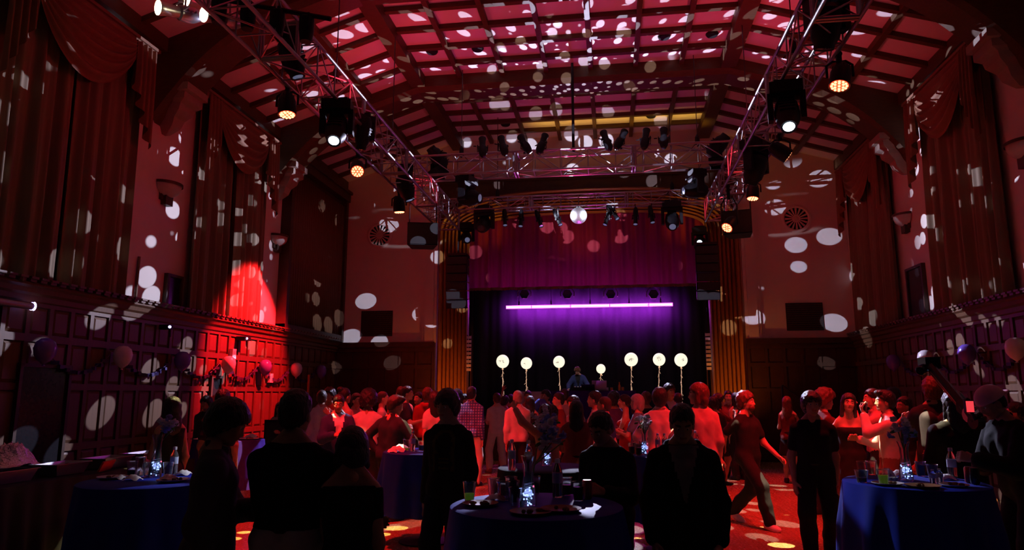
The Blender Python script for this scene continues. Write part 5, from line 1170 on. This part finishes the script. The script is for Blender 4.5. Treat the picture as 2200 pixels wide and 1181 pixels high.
# plaid: thin paler bands woven in the shirt
i = PEOPLE['plaid']; sw = [c for c in i['obj'].children if c.name.startswith('shirt')][0]; m = sw.data.materials[0] = sw.data.materials[0].copy(); nt = m.node_tree; bs = nt.nodes['Principled BSDF']
tcx = nt.nodes.new('ShaderNodeTexCoord'); fac = None
for ax in ('Z', 'X'):
    wv = nt.nodes.new('ShaderNodeTexWave'); wv.bands_direction = ax; wv.inputs['Scale'].default_value = 6.5; nt.links.new(tcx.outputs['Object'], wv.inputs[0])
    if fac is None: fac = wv
    else:
        mt_ = nt.nodes.new('ShaderNodeMath'); mt_.operation = 'MULTIPLY'; nt.links.new(fac.outputs['Fac'], mt_.inputs[0]); nt.links.new(wv.outputs['Fac'], mt_.inputs[1]); fac = mt_
mx = nt.nodes.new('ShaderNodeMix'); mx.data_type = 'RGBA'; mx.inputs['A'].default_value = (.05, .07, .28, 1); mx.inputs['B'].default_value = (.35, .42, .7, 1)
nt.links.new(fac.outputs[0], mx.inputs['Factor']); nt.links.new(mx.outputs['Result'], bs.inputs['Base Color'])

# ------------------------------------------------------------------ tables
TZ = 1.03
def tabletop_at(px, py): return onZ(px, py, TZ)
def cocktail_table(px, py, label, clabel, m='table_blue', r=.5, hem=.34, cgroup='blue cloths on the cocktail tables'):
    p = tabletop_at(px, py); t = thing('cocktail_table', label, 'table', (p[0], p[1], 0), 0, 'round cocktail tables')
    b = MB(); b.lathe([(0, TZ-.03), (r-.02, TZ-.03), (r-.005, TZ-.015), (r-.02, TZ-.004), (0, TZ-.004)], 32); b.build('tabletop', 'plate', t, 40)
    b = MB(); b.lathe([(.035, .03), (.035, TZ-.03)], 12); b.build('pole', 'chrome', t, 40)
    b = MB(); b.lathe([(.3, 0), (.3, .012), (.08, .04), (.04, .06), (0, .06)], 24); b.build('base', 'black', t, 40)
    rs = np.random.default_rng(int(px)); n = 120; ph = rs.random(3)*6; G = []
    for q in np.linspace(0, 2*math.pi, n+1):
        f = math.sin(q*13+ph[0])*.6+math.sin(q*7+ph[1])*.5+math.sin(q*19+ph[2])*.25; f = f*.5
        row = [(0, TZ)]
        row += [(r*.5, TZ), (r*.985, TZ), (r+.008, TZ-.008), (r+.012+.012*f, TZ-.06), (r+.03+.035*f, TZ-.22), (r+.045+.06*f, TZ*.55+hem*.3), (r+.06+.075*f, hem)]
        G.append([(rr*math.cos(q), rr*math.sin(q), z) for rr, z in row])
    b = MB(); b.grid(G); c = b.build('tablecloth', m, None, 50, (p[0], p[1], .0))
    tag(c, clabel, 'tablecloth', cgroup); return p
t1 = cocktail_table(322, 1031, 'round cocktail table at left under cloth, behind it the long haired woman', 'blue cloth on the table left of the grey jacket figure')
t2 = cocktail_table(916, 968, 'round cocktail table where a hand on hip person leans', 'blue cloth on the table behind the chest print sweatshirt')
t3 = cocktail_table(1152, 1083, 'round cocktail table nearest the viewer in the middle', 'dark blue cloth on the middle front table', r=.52)
t4 = cocktail_table(1178, 1003, 'round cocktail table hidden under black cloth behind the middle front one', 'black cloth on the table behind the blue fairy lights', 'table_black', r=.46, cgroup='dark cloths on the cocktail tables')
t5 = cocktail_table(1440, 975, 'round cocktail table half hidden by the hooded jacket', 'blue cloth on the table behind the hooded jacket')
t6 = cocktail_table(1964, 1034, 'round cocktail table at right crowded with drinks', 'bright blue cloth on the right table crowded with drinks')
t7 = cocktail_table(492, 943, 'small far table behind the grey jacket figure', 'purple cloth on the far left table in red light', 'table_purple', cgroup='dark cloths on the cocktail tables')
TT = {1: t1, 2: t2, 3: t3, 4: t4, 5: t5, 6: t6, 7: t7}
def at(px, py, ti=None, r=.44):
    """px,py: foot of the item on the table plane, kept on the top"""
    p = onZ(px, py, TZ+.001)
    if ti:
        c = TT[ti]; d = p[:2]-c[:2]; L = np.linalg.norm(d)
        if L > r: d *= r/L
        p = np.array([c[0]+d[0], c[1]+d[1], TZ+.001])
    return tuple(p)
def cup(px, py, ti, label, fill=None, lv=.5, h=.115, r=.042, group='clear plastic cups', loc=None):
    t = thing('plastic_cup', label, 'cup', loc or at(px, py, ti), 0, group)
    b = MB(); b.lathe([(0, .003), (r*.7, .0), (r*.72, .004), (r, h), (r*1.05, h+.002), (r*.96, h-.003), (r*.69, .006), (0, .006)], 18); b.build('cup_wall', 'plastic_clear', t, 60)
    if fill:
        r1 = r*(.7+.28*lv)*.95; b = MB(); b.lathe([(0, .008), (r*.66, .008), (r1, h*lv), (0, h*lv)], 16); b.build('drink', fill, t, 60)
    return t
def bottle(px, py, ti, label, h=.22, r=.032, cap='bottle_cap', loc=None):
    t = thing('water_bottle', label, 'bottle', loc or at(px, py, ti), 0, 'plastic water bottles')
    k = h/.22; b = MB(); b.lathe([(0, .004), (r*.9, 0), (r, .01*k), (r*.95, .05*k), (r, .06*k), (r*.95, .09*k), (r, .1*k), (r, .145*k), (r*.85, .165*k), (r*.42, .195*k), (r*.4, .205*k), (0, .206*k)], 16); b.build('bottle_body', 'bottle_clear', t, 60)
    b = MB(); b.lathe([(r*1.01, .085*k), (r*1.015, .09*k), (r*1.015, .138*k), (r*1.01, .142*k)], 16); b.build('bottle_label', 'bottle_label', t, 60)
    b = MB(); b.lathe([(r*.48, .2*k), (r*.5, .203*k), (r*.5, .222*k), (r*.4, .226*k), (0, .227*k)], 12); b.build('bottle_cap', cap, t, 40)
    return t
def can(px, py, ti, label, m='can_red'):
    t = thing('drink_can', label, 'can', at(px, py, ti), 0, 'drink cans'); b = MB(); b.lathe([(0, .004), (.024, 0), (.033, .012), (.033, .108), (.027, .12), (.026, .117), (0, .116)], 16); b.build('can_body', m, t, 40); b = MB(); b.lathe([(.0, .117), (.025, .117), (.026, .121)], 14); b.box((.008, 0, .12), (.02, .012, .003)); b.build('lid', 'silver', t)
def plate(px, py, ti, label, m='plate', r=.11):
    t = thing('plate', label, 'plate', at(px, py, ti, .5-r), 0, 'plates on the tables'); b = MB(); b.lathe([(0, .004), (r*.62, .002), (r*.7, .004), (r, .016), (r, .02), (r*.68, .008), (0, .007)], 24); b.build('dish', m, t, 60)
    rs = np.random.default_rng(int(px)); b = MB()
    for k in range(4): b.ball((rs.uniform(-.05, .05), rs.uniform(-.05, .05), .018), (rs.uniform(.012, .025), rs.uniform(.012, .02), .012), 7, 5); b.build('food_scrap', 'plate_brown', t, 60)
def napkin(px, py, ti, label, s=.07, up=False):
    t = thing('napkin', label, 'napkin', at(px, py, ti), 0, 'paper napkins'); rs = np.random.default_rng(int(px*7+py)); n = 9; G = []
    for i in range(n):
        row = []
        for j in range(n):
            u, v = i/(n-1)-.5, j/(n-1)-.5; d = max(0, 1-(u*u+v*v)*2.6); row.append((u*s*2, v*s*1.6, (s*(1.3 if up else .75))*d*(.55+.45*abs(math.sin(u*9+v*5+rs.uniform(-.6, .6))))+.002))
        G.append(row)
    b = MB(); b.grid(G); b.build('sheet', 'paper', t, 180)
def cupcake_case(px, py, ti, label):
    t = thing('paper_case', label, 'cup', at(px, py, ti), 0, 'small pleated paper cases'); n = 24; G = []
    for k in range(n+1):
        q = 2*math.pi*k/n; f = .002*(-1)**k; G.append([((.02+f*.5)*math.cos(q), (.02+f*.5)*math.sin(q), 0), ((.03+f)*math.cos(q), (.03+f)*math.sin(q), .04)])
    b = MB(); b.grid(G); b.lathe([(0, .003), (.02, .003)], 12); b.build('pleated_wall', 'paper', t)
def vase(px, py, ti, label, hh=.30, fl=(0, 0), nb=14, petal='petal_white', petal2='petal_blue', fan=.1, warm=False):
    t = thing('flower_vase', label, 'vase', at(px, py, ti), 0, 'lit flower vases'); rs = np.random.default_rng(int(px)); r = .048
    b = MB(); b.lathe([(0, .004), (r, 0), (r*1.05, .02), (r*.95, .09), (r*.62, hh*.62), (r*.7, hh*.85), (r*1.0, hh), (r*.94, hh), (r*.62, hh*.84), (r*.55, hh*.62), (r*.88, .09), (r*.9, .012), (0, .01)], 20); b.build('glass', 'plastic_clear', t, 60)
    b = MB(); pts = []
    for k in range(60):
        q = k*.75; pts.append(((.02+.012*math.sin(k*1.3))*math.cos(q), (.02+.012*math.sin(k*1.3))*math.sin(q), .015+k*.0022))
    b.tube(pts, .0012, 4); w = b.build('light_wire', 'silver', t)
    b = MB()
    for k in range(18): b.ball((rs.uniform(-.032, .032), rs.uniform(-.032, .032), rs.uniform(.015, .13)), .0052, 8, 6)
    b.build('fairy_bulb', 'fairy', w)
    b = MB(); b.ball((.03, .02, .12), .006, 8, 6); b.build('fairy_bulb', 'fairy_red', w)
    top = np.array([fl[0], fl[1], hh+.09])
    b = MB()
    for k in range(5):
        e = top+rs.normal(0, .04, 3)*(1, 1, .5); b.tube([(0, 0, .03), (fl[0]*.3, fl[1]*.3, hh*.8), e], .004, 5)
    b.build('stem', 'leaf', t)
    for k in range(nb):
        d = nrm(rs.normal(0, 1, 3)*(1, 1, .8)); c = top+d*fan*rs.uniform(.35, 1); b = MB()
        for i in range(9):
            dd = nrm(d*.7+rs.normal(0, .6, 3)); A = frame(dd); b.ball(c+dd*.022, (.02, .02, .006), 7, 4, 0, A @ Rx(R(60)))
        b.build('blossom', petal if k % 3 else petal2, t, 180)
    b = MB()
    for k in range(5):
        d = nrm(rs.normal(0, 1, 3)*(1, 1, .3)-np.array([0, 0, .5])); b.ball(top+d*fan*.9, (.03, .012, .004), 7, 4, 0, frame(d) @ Ry(R(90)))
    b.build('leaves', 'leaf', t, 180)
    c = onZ(px, py, TZ) if not ti else np.array(at(px, py, ti))
    l = bpy.data.lights.new('fairy_glow', 'POINT'); l.energy = .05; l.color = (.3, .4, 1); l.shadow_soft_size = .03; o = bpy.data.objects.new('fairy_glow', l); COL.objects.link(o); o.location = tuple(c+np.array([0, 0, .085])); o.parent = None
    return t
# right table
cup(1834, 1019, 6, 'empty clear cup at the far left rim of the right table')
cup(1851, 1036, 6, 'clear cup with brown drink on the right table', 'drink_brown', .42, .09, .05)
cup(1889, 1044, 6, 'clear cup with glowing yellow green drink on the right table', 'drink_green', .66)
cup(1872, 1020, 6, 'empty clear cup behind the yellow green drink')
cupcake_case(1906, 1036, 6, 'pleated white paper case touching the yellow green drink'); cupcake_case(1921, 1036, 6, 'pleated white paper case next to the lit vase')
napkin(1906, 1022, 6, 'standing folded napkin behind the paper cases', .055, True); napkin(1928, 1016, 6, 'crumpled napkin in front of the pinkish drinker', .07)
vase(1948, 1033, 6, 'glass vase of pale blue flowers lit by blue fairy lights, right table', .3, (0, 0), 16, 'petal_white', 'petal_blue', .095)
cup(1985, 1018, 6, 'dark filled cup right of the vase, right table', 'drink_brown', .8)
cup(2005, 1030, 6, 'empty clear cup behind two small milky bottles')
bottle(2006, 1038, 6, 'small milky bottle, left of a pair on right table', .1, .024); bottle(2020, 1036, 6, 'small milky bottle, right of a pair on right table', .1, .024)
napkin(2034, 1030, 6, 'crumpled pale napkin by the tall bottle, right table', .06); napkin(2050, 1026, 6, 'small crumpled napkin leaning at the tall bottle foot', .05)
bottle(2064, 1027, 6, 'tall clear water bottle on the right table', .235, .034)
can(2084, 1037, 6, 'red drink can right of the tall bottle'); can(2096, 1040, 6, 'dark drink can at the right rim of the right table', 'black_gloss')
plate(1875, 1046, 6, 'white plate under the yellow green drink'); plate(1985, 1048, 6, 'dark plate at front rim of the right table', 'plate_brown', .12); plate(2050, 1045, 6, 'plate before the red can', 'plate', .1)
# middle front table
cup(995, 1075, 3, 'clear cup with green drink at the left rim of the middle front table', 'drink_green', .42)
cup(1043, 1062, 3, 'empty clear cup beside the plate, middle front table')
for i, (x, y, l) in enumerate([(1082, 1075, 'empty clear cup, left of the clustered cups'), (1098, 1062, 'clear cup in back of the clustered cups'), (1103, 1072, 'clear cup at centre of the clustered cups'), (1108, 1090, 'stacked clear cup at front of the clustered cups'), (1148, 1056, 'clear cup behind the fairy lit vase')]): cup(x, y, 3, l+', middle front table')
vase(1135, 1090, 3, 'vase full of blue fairy lights at middle of the front table', .30, (.1, .3), 16, 'petal_white', 'petal_blue', .10)
bottle(1198, 1068, 3, 'water bottle right of the fairy lit vase, middle front table', .24, .034)
cup(1243, 1075, 3, 'clear cup with amber drink, middle front table', 'drink_brown', .75); cup(1228, 1060, 3, 'dark filled cup behind the amber drink', 'drink_brown', .6); can(1262, 1072, 3, 'dark can at right rim of the middle front table', 'can_red')
plate(1032, 1086, 3, 'brown plate with scraps at the left of middle front table', 'plate_brown'); plate(1140, 1104, 3, 'brown plate at the front rim of middle table', 'plate_brown', .12); plate(1205, 1098, 3, 'plate with foil glint, right of the front vase', 'plate_brown', .12)
napkin(1066, 1074, 3, 'crumpled napkin by the clustered cups', .06); napkin(1000, 1082, 3, 'tiny crumpled paper by the green drink', .018); napkin(1233, 1098, 3, 'crumpled foil scrap on the front table', .03)
# black table
bottle(1097, 1010, 4, 'tall water bottle at left on the black table', .26, .036); bottle(1122, 1016, 4, 'tall water bottle at right on the black table', .26, .036)
vase(1175, 1000, 4, 'vase with large white and blue bouquet on the black table', .34, (.0, -.02), 26, 'petal_white', 'petal_blue', .13)
# hand-on-hip table
for x, y, l, s in [(853, 970, 'white crumpled napkin at the left of the hip table', .1), (862, 966, 'big white napkin beside the green drink, table of the hand on hip person', .1), (842, 972, 'flat napkin at the rim of the hand on hip table', .05)]: napkin(x, y, 2, l, s)
cup(873, 968, 2, 'clear cup with a little green drink, table of the hand on hip person', 'drink_green', .25, .13, .04); bottle(886, 969, 2, 'water bottle beside the green drink, table of the hand on hip person', .23, .034); cup(905, 968, 2, 'clear cup with pink drink, table of the hand on hip person', 'drink_pink', .6)
# table behind the hooded jacket
for i, (x, y) in enumerate([(1358, 975), (1366, 970), (1372, 978), (1382, 972)]): cup(x, y, 5, ['first', 'second', 'third', 'fourth'][i]+' of the row of cloudy pink cups left of the hooded jacket', 'drink_pink', .7, .12, .045)
vase(1386, 976, 5, 'vase with blue fairy lights and dim violet flowers, left of the hooded jacket', .27, (0, .05), 14, 'petal_white', 'petal_white', .11)
bottle(1398, 964, 5, 'pinkish bottle left of the hooded jacket, nearer the vase', .2); bottle(1421, 964, 5, 'pinkish bottle touching the hooded jacket outline', .2); bottle(1508, 970, 5, 'clear bottle right of the hooded jacket', .24, .036)
# left table
plate(240, 1028, 1, 'white plate at the left rim of the left blue table'); plate(372, 1034, 1, 'white plate touching the grey jacket figure', 'plate', .12)
cup(300, 1022, 1, 'tall clear cup left of the lit vase, left table', None, .5, .15); cup(318, 1024, 1, 'small clear cup by the lit vase, left table'); cup(270, 1018, 1, 'clear cup at the back of the left table', 'drink_brown', .4)
vase(333, 1024, 1, 'vase with blue fairy lights and white flower on the left table', .34, (.02, .08), 14, 'petal_white', 'petal_blue', .075)
bottle(372, 1018, 1, 'water bottle beside the grey jacket figure, left table', .22, .033); cup(360, 1024, 1, 'clear cup before the water bottle, left table')
for x, y, s, l in [(285, 1031, .06, 'star shaped crumpled napkin on the left table'), (362, 1032, .07, 'white crumpled napkin near the grey jacket'), (395, 1020, .06, 'round crumpled napkin at grey jacket sleeve'), (255, 1029, .05, 'long folded napkin on white plate')]: napkin(x, y, 1, l, s)
# far left table in red light
plate(435, 945, 7, 'red lit plate on the far left table, left of grey jacket', 'plate', .14); napkin(440, 942, 7, 'red lit napkin heap on the far left table', .1); plate(540, 944, 7, 'red lit plate on the far left table, right of grey jacket', 'plate', .14); napkin(540, 940, 7, 'red lit napkin on the purple cloth', .09)
t = thing('floor_speaker', 'black loudspeaker cabinet behind the far left table', 'speaker', tuple(onZ(566, 985, 0)+np.array([0, 2.0, 0]))); t.location = (-5.75, 12.0, 0); b = MB(); b.bbox((-.3, -.25, 0), (.3, .25, 1.25)); b.build('cabinet', 'black', t); b = MB(); b.bbox((-.27, -.27, .05), (.27, -.25, 1.2)); b.build('front_grille', 'grille', t)
# cups in hands
for k, s, l, f in [('cupA', 1, 'white cup held by the woman in dark red dress', 'paper'), ('cupB', -1, 'white cup held by the woman with the pale bob', 'paper'), ('cupC', 1, 'red lit cup held by the curly haired woman', 'paper'), ('drink', -1, 'clear cup at the lips of the pink shirted drinker', 'drink_pink'), ('cuplow', -1, 'small cup held low by the bowl haired figure', 'drink_brown')]:
    p = PEOPLE[k]['hand'][s]; cup(0, 0, None, l, f, .9, .11, .04, 'cups held in hands', tuple(p-np.array([0, 0, .05])))
# buffet at the far left
t = thing('buffet_table', 'long dark clothed buffet table along the left panelling', 'table', (-6.25, 7.15, 0)); b = MB(); b.bbox((-.42, -2.2, .76), (.42, 2.2, .8)); b.build('tabletop', 'table_black', t)
b = MB(); ys = np.linspace(-2.2, 2.2, 120); b.grid([[(.43, y, .805), (.44+.015*math.sin(y*25), y, .4), (.46+.03*math.sin(y*25), y, .02)] for y in ys]); xs2 = np.linspace(-.42, .43, 30); b.grid([[(x, -2.21, .805), (x, -2.22-.02*math.sin(x*25), .4), (x, -2.24-.03*math.sin(x*25), .02)] for x in xs2], 0, True); b.build('skirt', 'table_black', t, 180)
def tray(x, y, label, m='silver', lid=True, h=.12):
    t = thing('serving_tray', label, 'tray', (x, y, .806), 0, 'metal trays on the buffet'); b = MB()
    P = [(-.16, -.25), (.16, -.25), (.16, .25), (-.16, .25)]; q = .8
    V = [(a*q, c*q, 0) for a, c in P]+[(a, c, h) for a, c in P]+[(a*1.1, c*1.06, h) for a, c in P]+[(a*1.1, c*1.06, h+.006) for a, c in P]+[(a*.97, c*.97, h+.006) for a, c in P]+[(a*.78, c*.78, .01) for a, c in P]
    F = [(0, 3, 2, 1), (20, 21, 22, 23)]+[(o+i, o+(i+1) % 4, o+4+(i+1) % 4, o+4+i) for o in (0, 4, 8, 12, 16) for i in range(4)]; b.add(V, F); b.build('pan', m, t)
    b = MB(); rs = np.random.default_rng(int(abs(y)*100))
    for k in range(14): b.ball((rs.uniform(-.1, .1), rs.uniform(-.18, .18), h*.7), (.035, .03, .025), 7, 5)
    b.build('food', 'plate_brown', t, 60)
for y, l in [(5.9, 'metal serving tray at the near end of buffet'), (6.6, 'metal serving tray under the foil heap'), (7.35, 'metal serving tray with magenta glint, centre of buffet'), (8.1, 'metal serving tray beside the red lit card'), (8.8, 'metal serving tray at far end of buffet')]: tray(-6.2, y, l)
rs = np.random.default_rng(3); G = []
for i in range(22):
    row = []
    for j in range(22):
        u, v = i/21-.5, j/21-.5; d = max(0, 1-(u*u+v*v)*3.6); row.append((u*.42, v*.55, .03+.26*d*(.7+.3*rs.random())))
    G.append(row)
t = thing('foil_heap', 'crumpled shiny foil heap on the buffet at left frame edge', 'foil', (-6.3, 6.75, .93)); b = MB(); b.grid(G); b.build('foil_sheet', 'foil', t)
for x, y, c, l in [(-5.9, 7.7, 'tape_red', 'red lit card lying on the buffet near the foil'), (-5.9, 8.4, 'tape_red', 'red lit card at the far part of buffet'), (-5.85, 8.3, 'bottle_label', 'pale blue box lid on the buffet edge')]:
    t = thing('menu_card', l, 'card', (x, y, .81), .3); b = MB(); b.box((0, 0, .06), (.02, .36, .12), 0, Ry(R(25))); b.build('card', c, t)
t = thing('serving_spoon', 'pale serving spoon standing in a buffet tray', 'spoon', (-6.1, 8.75, .82)); b = MB(); b.tube([(0, 0, 0), (.05, .12, .2)], .007, 6); b.ball((.06, .15, .25), (.03, .012, .05), 10, 6, 0, Rx(R(-25))); b.build('spoon', 'plate', t)
for k, (x, y) in enumerate([(-5.95, 9.1), (-5.95, 9.22), (-6.06, 9.15), (-5.9, 8.99)]): cup(0, 0, None, ['first', 'second', 'third', 'fourth'][k]+' clear cup in the cluster ending the buffet', None, .5, .11, .042, 'cups ending the buffet', (x, y, .803))
# camera rig held up on the right
i = PEOPLE['cam']; h0 = (i['hand'][1]+i['hand'][-1])/2; a, e = onY(1990, 775, 6.6), onY(2098, 905, 5.9)
t = thing('camera_crane', 'black camera crane arm slanting above the crowd at right', 'crane', tuple(a)); d = e-a
b = MB(); b.tube([(0, 0, 0), tuple(d)], .035, 8); b.tube([(0, 0, -.06), tuple(d+(0, 0, -.06))], .012, 6); b.build('arm', 'black_gloss', t, 40)
b = MB(); b.box((.02, 0, -.02), (.12, .16, .1)); b.lathe([(.04, 0), (.045, .1), (.035, .12)], 12, (-.02, 0, -.06), frame((-.5, -.6, -.2))); b.build('camera_body', 'black_gloss', t)
b = MB(); b.box((.0, -.06, -.05), (.035, .02, .07)); b.build('monitor', 'lens_dim', t)
for k, f in enumerate((.78, .9, 1.0)):
    b = MB(); c = d*f; b.lathe([(.06, -.03), (.06, .03)], 10, c, frame((1, .2, 0))); b.ball(c+(0, -.06, .05), .022, 8, 6); b.build('counterweight', 'chrome' if k == 1 else 'black_gloss', t)
p = onY(2083, 873, 5.7); t = thing('crane_monitor', 'red glowing monitor at the base of the camera crane', 'monitor', tuple(p)); b = MB(); b.box((0, .01, 0), (.06, .03, .09)); b.tube([(0, .02, 0), tuple(e-np.array(p))], .012, 6); b.build('casing', 'black', t); b = MB(); b.box((0, -.008, 0), (.05, .006, .08)); b.build('screen', mat('screen_red', (.5, .05, .05), .3, emit=(1, .06, .08), estr=.9), t)
# strap of floor tape at the lower right
q0, q1 = onZ(2152, 1095, .003), onZ(2180, 1178, .003); t = thing('floor_cable', 'orange red cable on the floor at lower right corner', 'cable', tuple(onZ(2152, 1120, 0)))
b = MB(); d0 = onZ(2138, 1060, 0)-onZ(2152, 1120, 0); d1 = onZ(2190, 1181, 0)-onZ(2152, 1120, 0); b.tube([tuple(d0+(0, 0, .015)), (0, 0, .015), tuple(d1+(0, 0, .015))], .015, 6); b.build('sheath', 'orange', t, 40)
